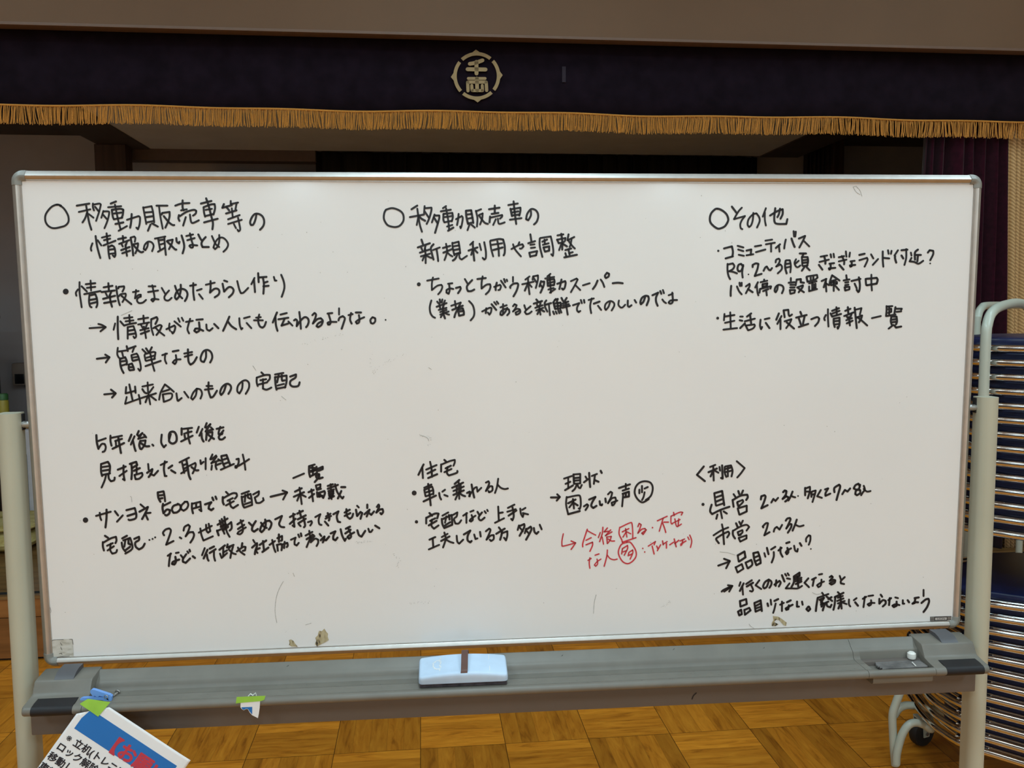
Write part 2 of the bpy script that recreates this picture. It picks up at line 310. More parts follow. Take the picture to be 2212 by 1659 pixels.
# Handwriting, traced stroke by stroke.  Each entry: block, x0, y0, scale, strokes ("x,y x,y / ..." in tenths of a crop pixel)
INK = [
('upper left', 90, 425, 8.848, '''
37,17 31,15 25,16 18,20 11,28 7,36 7,46 11,54 18,59 26,60 36,58 45,55 51,48 51,38 47,29 42,22 36,17/28,15.5 33,15.5 36,18
67,17 91,13/71,29 93,24/85,17 88,35 91,50 95,63/87,29 83,41 78,49/90,33 99,40/98,13 98,20 100,26/99,15 110,13 113,15 110,28 107,37 104,46/102,19 109,28/118,27 114,40/118,28 127,28 129,31 126,45 120,60/117,34 125,43
132,13 142,9/127,20 152,18/140,15 143,30 147,48 151,63/134,25 136,38 138,43/134,25 150,23 156,25 155,34 153,40/138,32 153,30/138,43 154,40/141,52 156,49/147,65 163,56/172,33 171,48 169,59/163,44 185,37 188,40 187,53 184,62 181,59
194,20 200,52/194,21 210,18 213,30 215,49/198,30 211,29/199,39 213,37/201,49 215,46/208,53 203,65/211,51 222,57
97,89 94,98 95,103/103,75 106,95 112,117/107,83 114,93/115,78 131,74/119,83 131,80/124,70 126,88/118,93 141,84/127,94 128,108 130,118/128,96 134,93 139,97 141,110 139,115 136,112/130,101 138,100/131,109 139,108
146,81 161,78/155,75 156,86/148,90 167,83/152,89 155,95/163,86 160,95/152,102 168,96/154,108 169,103/160,92 163,113/170,79 173,95 175,112/170,78 177,76 179,79 178,86/175,91 184,89 184,93 182,101 179,108/176,93 184,102 190,106 194,105
203,88 202,95 198,102 195,100 197,92 203,86 210,87 214,94 211,104'''),
('upper left', 330, 425, 8.848, '''
7,17 28,17/12,18 14,35 19,61/17,34 18,31 32,29 32,38 29,48 24,59/21,37 31,49 38,54 41,54
43,17 55,13 70,12/57,7 57,20 59,26/54,26 65,24/50,35 49,41 51,46/52,37 64,29 78,25 83,27 82,32 77,36/63,39 58,55/71,34 73,47 77,50 88,45
92,13 112,8/102,3 107,18 112,38 115,50 114,62/97,20 98,30 100,38/97,20 110,15 118,14 119,22 116,34/101,25 113,23/100,37 116,33/98,49 124,42
136,14 133,21 151,16/141,20 146,26/149,8 149,14 163,11/160,13 158,24/140,32 160,26/151,22 153,40/144,43 166,35/144,52 170,44/163,40 166,55 167,63 164,66 162,63/155,52 159,60
198,34 196,44 192,53 188,54 186,49 189,40 195,33 203,33 210,38 213,47 211,56 205,63
4,80 24,76/10,79 12,90 14,101/22,77 23,92 25,111/13,83 20,82/15,91 22,89/10,105 22,98/28,84 38,82 36,90 31,100/27,85 35,93 42,100 45,101
45,79 46,86 50,89 51,86/55,74 59,87 60,97 57,108
64,75 77,72/66,83 80,79/71,70 74,83 77,93 76,97 73,97 70,94 73,92 85,93
87,72 91,80 94,84/101,77 95,84 93,90 95,96 107,96
113,75 120,90 127,96/127,73 127,85 124,95 119,100 116,97 119,88 125,80 133,78 140,83 144,91 141,99 135,105'''),
('upper left', 130, 580, 8.848, '''
@10.6,44,5.6/34,40 30,46 31,52/37,26 37,45 39,60 41,74/41,34 51,44/49,30 67,28/51,37 67,35/58,23 59,42/46,49 77,43/56,50 55,62 57,72 60,74/58,51 67,49 70,57 71,68 69,74/57,60 69,58/58,67 70,64
83,36 100,33/92,28 93,42/79,45 104,42/86,45 90,53/98,43 94,53/82,58 105,52/84,66 106,62/95,52 96,62 99,73/107,34 109,50 112,64 114,70/111,38 112,35 122,34 122,38 119,44/112,53 116,49 125,48 125,53 119,64/117,52 126,60 136,68
139,45 150,43/145,41 144,50 143,57 149,51 154,50 154,54/154,53 148,57 147,62 151,66 158,65 164,60
169,34 182,34/168,45 187,42/176,32 178,42 180,52 180,59 177,63 174,60 177,58 188,59
194,37 201,49/208,42 202,49 199,55 201,60 207,61 213,56
56,114 85,112/73,106 80,108 87,112 82,116 77,120
105,105 102,117/110,92 110,115 111,135/115,101 122,109 133,106 145,104/122,95 138,93/125,101 140,99/132,89 133,104/129,112 129,123 129,134/130,112 140,110 144,122 145,130 142,133 140,130/130,119 142,117/131,126 144,124
149,97 168,94/159,90 160,104/149,107 170,103/154,107 158,114/167,104 163,114/153,118 169,114/154,125 170,119/160,111 162,120 164,133/174,97 174,112 178,127/174,97 184,93 186,97 182,106/178,114 190,108 194,110 190,119 184,127/182,113 190,121 199,128
203,116 218,109 220,112 218,120 215,124 213,121/209,105 208,113 210,119'''),
('upper left', 370, 580, 8.848, '''
7,33 11,44 16,52 21,57/18,31 18,42 15,53 10,59 7,55 9,47 14,41 21,39 28,42 31,49 29,57 26,62
36,33 47,31/42,28 42,45 44,60/49,42 58,39/53,49 60,58
66,31 83,27/75,24 75,37 74,46 82,39 89,39 92,44 90,50 83,55
101,23 107,25/98,29 101,44 109,36 115,36 119,41 117,48 110,55
126,24 130,40 133,47 138,46 147,37
159,18 153,30/158,21 160,45/166,9 167,26/168,17 182,16/175,17 177,30 176,48/178,27 184,25/176,34 186,33
196,16 198,23 201,23/210,12 215,25 216,38 211,54
6,101 18,111/13,95 16,102/20,94 23,100
28,102 41,100/36,96 32,110 31,117 34,124/48,98 60,97/53,103 54,113 53,119 48,122 44,119 46,115 52,115 61,119
67,107 68,116 73,119 79,114/82,106 90,114
111,92 105,106 99,119/108,101 115,110 124,116
130,95 131,108 134,116 136,114/139,95 150,92/144,104 153,114
162,94 171,93/158,99 175,99/168,88 166,100 169,110 174,113 178,110 181,102
202,84 194,103/199,92 200,108 203,119'''),
('upper left', 590, 640, 8.848, '''
14,35 26,32/10,44 29,41/22,43 16,56 29,52/29,48 37,56
50,30 52,47 53,62/40,46 43,44 46,47 45,57 52,47 60,40 66,42 68,48 66,55 63,59
75,36 79,32 82,35 80,43 76,52 84,44 91,42 95,47 92,55 86,59 83,57 86,52 93,48
104,33 113,32/106,34 109,44 110,50 108,54 105,54 104,51 108,49 121,49
126,23 126,35/125,46 127,41 133,38 137,42 135,50 131,62
144,36 152,34/149,32 147,44 150,52/158,31 168,31/164,36 165,44 164,50 160,52 158,49 163,45 174,40
190,40 186,45 187,51 191,52 195,48 195,42 190,40/@215,45,1.6'''),
('upper left', 190, 740, 8.848, '''
17,31 41,28/33,23 41,28 34,38
57,10 56,22 59,29/59,17 73,15/65,18 67,26/74,7 76,16/77,12 91,7/88,10 85,18/61,30 62,42 64,50 68,58/62,31 71,28 74,35 74,42/63,36 72,35/64,44 74,41/83,25 85,34/83,24 93,21 96,26 100,40 101,50 99,54 96,50/84,29 96,27/86,35 97,32/78,42 78,50 80,53/78,42 84,40 87,47 88,52 80,53/79,47 86,47
104,13 111,20/111,11 115,17/122,9 117,19/108,24 110,34/109,22 124,18 129,19 127,31/112,29 126,25/111,35 128,31/110,45 139,35/119,20 123,40 127,54
142,24 151,21/148,21 147,32 150,40/162,17 173,15/168,24 169,36 166,41 162,38 167,33 177,32
184,21 199,18/185,27 199,23/191,13 192,35 196,42 202,38 208,28
31,99 52,97/44,90 53,97 46,105
79,80 82,95 85,109/73,85 72,97 91,92/90,84 91,96/74,104 71,117 99,107/97,100 99,108 100,117
104,84 124,80/114,76 115,95 119,118/104,89 108,95 112,97/125,85 117,96/102,106 130,97/115,101 110,114/118,101 130,110
147,80 139,95 136,109/147,80 155,86 164,94/142,94 155,90/143,99 145,113/143,99 158,97 161,101 158,108 146,113
169,97 171,110 173,111 179,106/184,94 192,105
208,89 206,101 200,109 197,106 201,96 208,88 215,90 218,98 215,107'''),
('upper left', 420, 740, 8.848, '''
22,17 22,28 18,37 13,35 12,28 17,17 25,14 32,19 34,29 30,38
23,83 34,83/20,90 35,88/27,76 27,92 31,105 36,103 43,92
60,82 56,94 51,100 49,95 53,85 61,79 68,81 70,88 65,98
92,77 91,88 86,97 82,93 83,83 90,75 98,72 104,77 104,87 98,98
128,57 133,62/119,67 119,76 121,83/119,67 135,62 144,62 144,69 140,74/126,72 137,70/123,80 139,76/131,70 131,80 131,88 138,90 147,86
154,61 170,58/154,66 155,80 157,90/155,66 176,63 176,75 173,86/161,62 158,76/167,62 167,70 168,73 173,72/159,82 171,79/158,88 174,85/183,65 194,61 193,67 184,73 183,80 188,84 198,83 201,76'''),
('lower left', 190, 905, 8.848, '''
16,31 17,45 20,57/17,43 34,37/20,57 26,48 32,48 34,54 32,61 28,63
43,32 43,42 45,51/45,36 65,32/52,42 65,38/53,42 54,54/47,57 69,46/58,36 60,48 63,65
83,30 78,42/89,33 84,44 82,49/86,42 89,55 91,61/97,23 94,30 97,33 104,27/104,27 96,38 110,34/107,30 111,35/100,42 98,50 100,57/101,42 110,41 108,50 102,58/101,46 110,52 117,52
123,49 125,51/141,30 140,45 145,54 149,50/158,29 155,40 157,45 163,47 169,42 169,32 165,25 158,25 155,30 155,38
179,18 179,30/182,19 199,17/187,27 198,24/184,28 186,39/178,43 200,32/191,18 192,35 195,47
25,86 25,100 27,109/26,86 38,82 42,90 41,104/27,92 41,90/28,99 41,97/28,107 42,104/35,105 32,117 26,131/39,106 40,114 44,119 50,117 51,112
57,97 72,91/68,89 68,105 70,117 67,115/60,109 74,99/80,86 92,82 94,88 84,94/83,86 84,100 83,115/88,99 99,94/93,92 93,104/89,107 103,103 104,108 98,114 91,115 89,107
115,86 116,97/113,103 123,96 121,104 116,111/119,105 126,108 134,99
139,88 151,82/147,81 145,95 147,109 150,109/154,94 161,89/159,98 167,103
175,83 193,74/180,84 184,103/188,78 191,95 193,108 196,115/183,88 189,86/184,95 190,92/178,104 190,97/193,90 205,84 206,88 203,98 200,104/198,92 206,98 211,98'''),
('lower left', 330, 905, 8.848, '''
88,15 84,26/95,19 89,32/93,27 94,37 97,43/103,8 100,16 103,17 110,10/110,10 101,24 115,20/111,16 115,20/103,27 102,40/104,27 114,25 113,33 107,42/106,30 112,35 117,38
122,19 135,16/129,15 126,25 126,29/135,22 128,31 126,35 128,39 133,39 138,35/126,29 132,29 133,27
91,79 92,86 97,82/101,75 101,96
114,68 110,77 114,76 121,70/122,72 112,85/112,84 128,79/125,77 130,80/113,89 112,97/121,83 120,90 122,96/122,88 130,85/131,72 134,85 138,93/131,71 141,69 145,80 148,88/134,78 143,75/136,86 144,83/130,97 155,86
160,77 164,76 164,84 160,93 158,93 158,90 165,89 184,77/172,68 175,82 177,97'''),
('lower left', 160, 1050, 8.848, '''
@21.8,65,5.2/42,57 70,49/49,51 50,60 52,65/62,45 62,60 60,79
78,48 84,56/82,68 93,56/100,46 116,42 119,55 117,62 107,65 104,64/102,57 118,52
127,35 134,41/125,49 141,40 137,50 130,63/136,52 146,51/136,53 141,64
160,12 161,22 165,30/161,12 171,10 173,20 174,29/162,18 171,17/164,24 169,23
170,34 169,42 171,52/170,38 184,31/171,52 177,45 183,46 182,52 177,56 174,55/198,35 190,38 187,45 190,51 197,50 203,44 203,37 198,34
59,95 65,99/55,107 55,115 57,123/56,108 70,100 80,97 81,104 79,109/63,114 74,109/64,123 76,115/70,110 69,122 73,129 80,127 82,122
92,100 101,95/91,108 93,118 98,125/94,104 107,99 110,108 111,120 98,129/98,103 96,116/104,101 104,110 109,112/99,122 107,116/115,101 124,97 124,103 117,108 118,116 124,121 131,117 135,110
@144,103,1.9/@150,101,1.9/@155,98,1.9/172,94 170,89 175,83 182,81 185,85 182,96 176,112 190,105/202,98 205,100'''),
('lower left', 340, 1050, 8.848, '''
53,30 46,37 45,44 50,47 56,43 59,36 57,30 52,30
66,33 66,43 68,52/66,34 82,30 83,40 84,48 80,45/74,34 74,41/68,43 82,39
91,35 103,31 99,37 98,43 103,46 107,43/105,22 107,27/111,20 113,25
131,11 135,15/125,21 125,30 127,35/126,23 143,14 151,14 152,19 148,24/134,28 144,23/131,37 146,29/138,27 140,38 145,42 154,36
161,15 175,10/161,20 163,35 166,41/163,21 178,15 180,25 181,36 167,41/168,17 167,30/173,15 173,22 177,24/166,35 178,31/183,16 194,10 193,17 186,22 189,32 196,32 203,27 202,23
50,85 52,78 59,74 62,77 59,86 54,96 60,89 68,88 70,93 68,100 63,108
79,89 104,76/82,81 84,93 88,104 106,96/93,74 94,85 97,89 101,86/98,72 101,86
115,74 134,62/119,66 122,77/123,63 126,75/128,59 130,73/121,78 131,73/114,85 117,94/114,86 128,79 141,69 142,80 138,85/125,83 128,91/125,85 135,78/130,77 133,88 138,97
153,73 164,66/154,82 166,74/159,65 163,78 163,87 158,92 153,91 156,87 169,79
175,70 181,76/188,67 182,77 181,84 185,87 192,82
198,70 203,77 209,80/206,64 207,74 204,83 199,88 196,85 199,76 207,68 214,66 218,71 216,79 213,83'''),
('lower left', 570, 990, 8.193, '''
12,68 41,61/33,57 41,60 34,73
20,108 32,102 29,110 27,116 30,121 36,122
46,104 55,99/52,98 53,112 54,121 51,119/46,116 56,107/59,98 69,93/63,93 66,104/60,108 74,101/61,115 74,107/70,105 73,118 71,122/62,117 65,120
78,113 84,111 85,114 82,119/91,104 100,99 97,108 98,116 102,118
110,103 118,98/109,107 119,102/113,97 116,106 115,110/108,112 114,119/123,99 132,94 129,103 131,112 135,113
143,96 152,91/143,102 153,97/146,90 147,102 152,107 156,104 158,98
165,84 168,87/163,91 165,102 171,95 174,97 171,107/183,82 183,88/178,99 187,91 184,98 182,103/185,96 190,100 195,94
200,86 203,82 204,86 199,96 205,91 210,90 211,95 208,99 206,97
52,35 71,27/80,14 80,25 82,33/80,14 90,11/83,17 90,17 90,21 83,22/83,24 92,21/82,32 94,26/86,13 87,30/93,15 94,24/95,19 104,15 104,19 97,22/92,28 93,34 98,36/93,28 98,28 98,34/94,31 98,31/96,35 90,42/98,36 104,34
55,59 67,53/53,68 71,60/63,52 65,66 67,81/64,62 59,75/66,64 74,68
79,60 88,56/84,55 86,68 87,76/80,70 89,63/92,48 94,56/92,48 100,46 100,51 94,54/94,56 101,54/94,60 95,68/95,62 107,58 108,62 105,70 103,67/98,63 98,68 103,66/100,64 98,67
113,49 122,46/118,46 119,70/113,54 131,47/114,58 124,55/115,61 116,67/115,61 123,58 122,66 116,67/117,64 123,62/115,71 124,67/118,68 120,72/126,46 130,60 139,71 141,68/137,58 131,71/137,51 144,51'''),
('lower left', 340, 1110, 8.508, '''
19,77 25,73/24,73 22,85 21,96/34,72 39,71/33,79 34,88 31,93 27,92 29,88 40,84
43,76 47,81/53,74 47,83 47,88 52,90 60,82/55,69 57,72/59,66 60,69/65,78 69,81
87,63 82,76/92,66 85,82/91,75 92,82 94,86/96,64 104,60/96,72 107,65/104,69 104,78 106,86
114,66 124,58/121,62 121,77/121,71 128,67/115,73 118,81 128,72/129,56 128,61 133,62/128,62 140,57/139,60 136,70 134,81/131,65 138,72 144,74
146,69 157,61 162,61 161,67 157,68/148,62 152,69 160,75/156,54 155,60
176,48 179,53/174,62 183,54 183,59 180,68 179,74/181,66 188,63/181,68 184,72/188,57 200,49/194,50 196,68/193,70 204,62
206,57 216,50/211,48 214,62 217,70'''),
('lower left', 590, 1080, 8.848, '''
8,73 17,69 17,77 15,78/11,66 11,80/7,86 15,84 17,88 16,96/8,88 9,97/18,85 27,82 28,87 26,90/22,80 21,92
34,76 43,72 41,79 41,85 45,87 49,82/48,66 50,71/53,64 54,69
62,68 75,61/64,75 77,67/69,59 71,72/75,66 69,78 64,90/71,77 79,69/72,81 80,74 86,76 86,82 83,88
89,65 92,69/91,77 98,70 97,76 95,81/97,76 101,77 107,70
110,64 119,60 115,69 115,75 119,77 123,72
129,56 132,68 137,78 139,74/139,55 147,51/138,64 148,57/143,53 147,62 149,70 145,74 142,71 146,67 155,62
161,58 164,67 169,70 176,59/182,55 184,61 187,61 190,57/195,49 203,54'''),
('upper middle', 820, 435, 8.848, '''
12,16 9,22 8,31 10,38 15,45 22,48 31,49 39,46 45,38 46,30 44,23 39,18 30,14 22,13 12,16
61,15 72,8/58,30 75,27 85,25/72,14 74,28 77,45 81,58/74,29 71,45/76,29 80,33 87,37/86,9 85,22/87,13 99,12 99,17 95,32 90,43/86,19 94,31/105,25 100,40/105,27 114,27 114,32 111,43 106,60/104,31 111,42
121,13 127,9/117,19 136,16/127,13 131,35 133,55/122,24 122,35 124,40/122,24 139,22 140,30 138,38/124,30 138,28/124,40 138,37/129,48 139,45/131,56 141,50/151,24 150,35 148,45/146,34 157,28 159,32 157,45 155,51 154,48
165,18 166,30 169,43/165,18 175,17 177,28 179,41/168,25 176,24/169,33 178,31/169,42 179,40/172,44 168,55/175,44 182,50/184,19 194,15/184,18 187,32 186,48/190,26 197,23 196,33 192,44/190,27 200,40 207,43
80,73 83,82/73,88 96,80/79,87 82,94/88,83 86,93/77,98 95,92/79,105 96,100/87,90 88,105 88,118/86,103 82,113/90,104 96,107 100,108/103,82 98,89 100,100 103,111/102,93 115,88/109,92 111,105 112,114
121,89 135,85/122,98 139,91/127,81 129,95 127,104 124,112/130,98 134,102 139,105/139,79 140,90 143,103/140,80 151,77 153,90 154,99/141,86 152,84/142,93 153,91/143,101 154,98/149,100 145,109 140,113/152,99 153,108 157,111 167,104
173,83 179,77/170,94 187,88/178,79 179,95 181,113/178,93 175,102/181,92 187,98/191,81 194,93/200,78 203,95 203,108 200,111 197,108'''),
('upper middle', 1010, 435, 8.848, '''
41,15 61,12/52,8 52,21/46,24 59,22/43,29 42,40/44,31 66,26 66,29 62,33/54,34 49,45/58,33 59,41 62,43 71,40
78,7 96,4/88,0 90,20 93,43/82,14 85,28/83,15 101,12 101,18 99,27/86,21 97,19/85,27 99,25/81,35 103,32
121,18 121,27 116,36 112,34 114,24 121,15 129,16 134,22 135,30 132,39 127,44
43,76 45,90 49,105/44,75 60,72 68,73 71,85 71,98 69,103/46,83 66,80/49,93 67,88/57,76 59,88 60,104
84,91 97,84 105,82 107,86 103,90 100,90/87,82 91,92 102,105/99,78 97,83
120,63 122,76/116,80 129,76/120,83 128,82/121,89 129,88/118,98 120,106/119,98 133,95 131,103 121,105/138,71 138,85 143,106/139,70 159,67 162,80 164,95 163,104 160,101/143,77 152,73/147,73 148,82/144,83 155,80/145,88 148,96/146,88 156,86 156,94 148,96
172,65 183,63/179,62 181,75 181,92/171,73 174,79/172,73 187,70 185,77 174,80/179,82 175,93/182,81 190,86/193,63 191,74/192,74 204,68/199,71 197,82 195,87/193,75 200,85 205,90/187,93 198,90/193,92 195,102/194,99 201,97/187,99 189,106/185,107 209,102'''),
('upper middle', 890, 570, 8.848, '''
@13,39,3.8/29,32 51,28/40,26 38,37 38,50 48,42 56,40 58,44 55,52 50,58
69,38 77,37/71,39 72,50 70,57 66,55 66,50 72,47 79,48/84,46 92,44 93,48 88,56
101,29 107,39/115,31 106,41 105,47 107,52 113,52 119,49
125,29 141,27/135,24 133,36 133,47 142,40 149,39 150,44 147,52 141,58
157,44 168,40 170,43 168,49 165,50/162,36 160,45 160,50/170,32 179,45/176,29 178,35/181,30 182,33
193,25 193,34/188,46 188,43 194,38 201,37 203,40 200,51 194,62
37,70 34,82 35,93 39,100 44,103
53,68 54,74/58,68 57,74/48,72 53,78/63,70 60,77/47,82 66,75/53,80 54,85/61,77 59,84/51,88 66,84/54,92 66,88/54,97 70,91/59,85 60,95 63,104/60,93 55,102/62,93 67,96 71,97
75,80 93,74/82,71 84,84/77,88 97,80/93,74 88,85 83,95 81,102/88,88 90,99/88,87 97,85 99,92 99,97 91,99/90,91 98,90
109,71 116,79 119,90 118,100 112,108
134,91 148,84 152,85 151,92 148,97 145,93/142,85 141,94/152,77 161,88/157,73 161,78/162,72 165,76
169,83 181,79/174,77 174,90 174,96/182,84 178,92 172,98 169,97 170,91 178,86 185,87 186,93 182,98
193,81 196,77 200,79 197,86 193,91 200,86 206,87 207,92 203,96 199,97 198,93 204,90'''),
('upper middle', 1110, 570, 8.848, '''
22,30 30,24/16,39 38,34/27,27 28,42 30,58/27,37 21,51/28,37 34,44/37,24 36,30/37,24 46,22 46,30 42,46/38,27 43,35/52,33 49,43/52,34 58,34 57,41 51,55/50,39 55,45
64,24 70,19/60,28 77,25/68,22 71,55/64,31 65,42/65,31 77,29 78,35 76,41/65,37 77,34/66,42 77,40/66,49 76,46/69,55 79,48/91,30 89,40 87,48/83,38 98,33 99,37 97,46 94,49 92,47
109,33 120,28 122,30 117,40 109,54/117,40 127,50/132,41 145,37/160,32 156,41 151,48/166,30 170,36 173,44/178,17 174,23 176,27 181,24 182,19 178,17/189,37 199,36 208,37
20,79 22,85 24,88/32,81 24,88 21,92 24,96 29,95 34,91
43,68 47,73/38,76 54,71/44,76 45,82/51,73 50,81/41,84 55,79/43,89 56,84/48,80 51,97/50,86 45,96/51,87 58,91/62,70 59,75 60,83 64,91/61,78 71,75/67,78 69,98
80,67 75,74/78,69 84,67 82,73/76,75 79,86/77,76 89,74 90,80 89,85 79,86/78,81 90,80/84,74 84,85/75,91 77,96/80,91 82,95/85,89 87,94/89,88 91,93/91,65 94,71/101,65 96,73/93,76 104,72/94,80 105,77/93,84 107,80/99,73 101,85 103,97
113,79 125,75 121,83 121,89 124,92 127,90/128,69 130,75/134,69 135,74'''),
('upper middle', 1250, 570, 8.848, '''
19,69 29,66/25,66 22,80 24,94/29,76 40,72/37,80 43,88
60,73 57,82 52,88 50,84 52,76 60,71 67,74 68,80 63,89
77,70 76,78 80,83 84,83 89,78/94,70 94,80 97,82 101,79/107,69 110,74
127,63 124,72 119,77 118,73 121,65 128,61 133,62 134,68 130,79
141,60 152,55 148,64 148,72 151,80/156,52 158,57/161,50 163,56
160,68 163,72 167,75/172,60 180,57/179,55 180,68 179,74 175,76 172,74 176,70 188,69'''),
('lower middle', 880, 985, 7.1355, '''
25,13 17,29/23,18 24,34/35,9 37,18/29,21 45,14/31,27 43,21/37,17 38,32/32,34 46,28
57,6 60,9/52,13 52,24/53,13 65,8 73,6 73,10 71,15/59,19 67,15/57,25 68,20/62,17 61,26 64,30 76,26 77,23
26,49 37,44/32,43 34,58 36,76/26,52 28,62/27,52 38,47 40,53 40,59/29,56 39,53/29,62 40,58/25,70 44,61
@10.5,57,3.8/49,57 50,63 52,67/54,55 58,52/57,60 62,62
73,43 80,37/69,49 86,41/71,54 87,47/71,60 87,53/76,46 76,56/82,43 82,54/79,40 80,66/79,56 74,67/80,56 84,60 89,62
99,44 101,55 103,64/92,57 96,55 96,62/95,62 103,50 107,48 108,55 114,49
121,41 125,39 126,43 121,54 127,47 131,47 131,53 126,56 125,54/140,35 138,48 135,57/139,44 144,49 150,51 155,50
@14,101.5,2.6/34,88 38,92/29,95 29,104/30,95 42,89 48,89 46,96/35,100 43,96/33,107 45,100/38,98 37,107 41,112 48,107
54,92 63,87/53,97 54,105 57,111/55,97 68,91 69,100 69,106 57,111/60,93 58,103/64,91 65,98/58,107 66,102/70,91 77,87 76,93 72,97 74,104 79,104 83,99
86,92 92,88/91,88 91,103/97,86 102,84/99,91 101,98 98,101 96,100 98,97 105,92
108,86 111,91/115,87 110,94 111,98 114,99 119,95/119,85 121,88/123,83 124,85
140,78 141,100/141,88 147,87/135,103 149,96/155,80 165,75/154,86 167,82/156,92 168,84/162,79 164,92 162,99 160,97
174,81 175,89 178,94 179,90/177,83 182,80/178,88 186,90
34,129 43,125/39,127 40,141/33,144 49,137/53,125 62,120/52,131 65,124/57,118 59,128 55,141/60,129 65,132 71,134
76,123 77,132 80,135 86,129/87,121 97,115 93,123 93,130 97,133 99,131/103,121 105,128 108,127/112,117 113,124
121,116 126,112 128,115 122,129 128,123 133,122 133,128 129,131 127,129
141,110 144,114/137,120 150,112/146,116 145,122 143,129/146,119 154,116 154,123 152,130 149,126
172,107 170,114/173,108 180,105 180,110 173,123/173,110 178,116/183,112 181,119/184,113 190,109 191,114 183,129/183,115 187,119/195,111 196,117 199,120 202,117/204,106 207,113'''),
('lower middle right', 1180, 1000, 8.848, '''
9,66 25,66/21,60 26,65 20,72
34,30 49,25/42,28 42,48/37,40 46,36/36,52 51,43/52,22 53,38/53,22 65,21 65,30 65,39 53,40/54,29 64,28/54,34 64,33/59,40 55,49 50,54/60,42 62,47 65,48 68,42
75,26 78,31/72,37 80,31/82,19 83,35 84,46/87,25 97,21/93,24 91,40/93,33 100,36/104,15 106,19
39,65 38,80 42,98/40,66 60,62 65,65 66,80 64,88 62,87/42,98 64,92/42,77 56,70/51,69 53,87/51,76 44,85/52,76 60,81
72,83 78,79 80,81 79,84 75,90/82,70 94,65 88,75 86,82 90,86 96,82/102,73 103,80 106,81 107,79/113,68 114,75
118,60 123,55 126,57 124,65 118,77 125,68 132,66 133,72 129,80 126,81 125,76 136,72
139,48 160,41/152,40 152,50/146,53 158,49/146,59 158,55 158,64 147,66/152,57 152,64/147,60 146,72 145,83
196,69 186,75 180,74 173,67 169,57 171,46 178,38 188,35 198,37 203,44 203,54 199,64 190,71
178,51 178,58/183,44 183,56/188,49 194,46/188,56 186,65 183,71'''),
('red', 1200, 1090, 7.1355, '''
12,45 10,55 10,62 12,64 31,59/24,56 31,59 27,65 24,69
49,38 45,50 42,60 42,65/49,40 56,44 62,47/47,55 55,51/47,62 57,58 57,63 53,72
69,43 66,51/73,35 72,45 68,57/72,50 74,61/80,36 75,42 82,41/85,39 77,48 87,42/79,50 80,60/79,50 86,49 84,55 80,60/81,53 86,56 91,56
99,35 98,45 102,54 103,58 124,51/100,35 115,28 118,30 119,42 119,52/103,42 113,37/108,37 110,50/109,42 104,50/110,42 116,45
127,34 129,29 132,31 130,37 127,44 133,38 138,37 139,40 135,46 133,44 140,39/@149.5,35.5,1.3
157,25 172,18/166,21 160,41/165,28 168,36 170,43/167,27 174,27
182,12 183,17/178,18 178,28 180,30/178,18 191,12 196,12 194,16/180,29 192,23/184,22 186,32 188,34 194,30/190,22 189,33
50,86 55,83/53,82 52,90 53,98/61,78 67,76/64,84 65,91 62,95 60,93 64,88 70,84
80,70 79,80 75,95/80,78 84,83 90,85 95,84
110,58 102,61 98,68 97,75 100,83 105,89 112,91 119,87 124,80 124,72 120,64 115,58 110,58
103,69 102,76/103,68 111,63 111,68 106,78/104,73 109,71/113,74 112,79/114,73 119,70 119,75 115,84/114,78 118,76
@134.5,67.5,1.2/@137.5,73,1.2/143,64 154,57 152,62/149,64 152,76/156,64 158,68/157,71 162,62/165,56 166,62/166,61 172,57/171,60 171,67/176,62 182,58/183,53 186,65/184,60 190,55
192,56 199,53/196,55 195,61 193,63/193,61 201,56/204,50 206,54/207,47 210,56 208,66'''),
('lower right', 1500, 985, 8.848, '''
18,20 5,36 20,48/30,21 40,17/27,31 43,24/36,20 37,47/36,28 31,39/39,28 46,32/48,21 49,28/53,18 54,43 51,42
58,21 58,32 61,40/59,20 70,18 73,28 71,39/59,25 70,22/59,31 71,28/64,20 64,39/81,10 96,23 89,33 82,41
@16.5,92.5,3/38,71 41,94/39,71 53,67 55,80 57,94/41,79 53,75/42,87 52,83/42,95 57,90/33,93 30,105 34,111 50,103 67,97/50,104 53,119/44,112 42,120/56,106 62,110
75,73 79,79/84,67 86,73/93,66 90,73/73,84 75,97/74,84 88,76 101,74 102,79 99,84/82,88 92,84 93,88 85,96/82,89 84,96/83,100 100,95 100,106 87,112/83,101 86,112
127,83 128,77 134,75 136,78 133,88 128,100 140,94/147,89 151,82 155,86 160,80'''),
('lower right', 1650, 1020, 8.848, '''
37,38 40,35 43,36 42,43 36,51 43,46 47,48 46,52 41,56/55,37 51,47 47,54/52,45 56,47 60,48/@65.5,45.5,1.6
79,30 79,44/80,31 88,28 88,36 84,50/81,37 87,37/91,38 91,47/92,37 99,35 98,41 93,57/92,43 97,42
109,34 102,46 111,49/117,33 123,31 118,40 118,45 127,41/135,38 135,30 144,24 146,28 142,42 139,53/150,42 155,34 160,37 165,31
183,26 181,22 175,25 172,31 176,33 184,34 184,40 178,44 175,42 176,36 182,31 184,24/191,26 193,33 189,39 186,44/191,32 197,37 204,36'''),
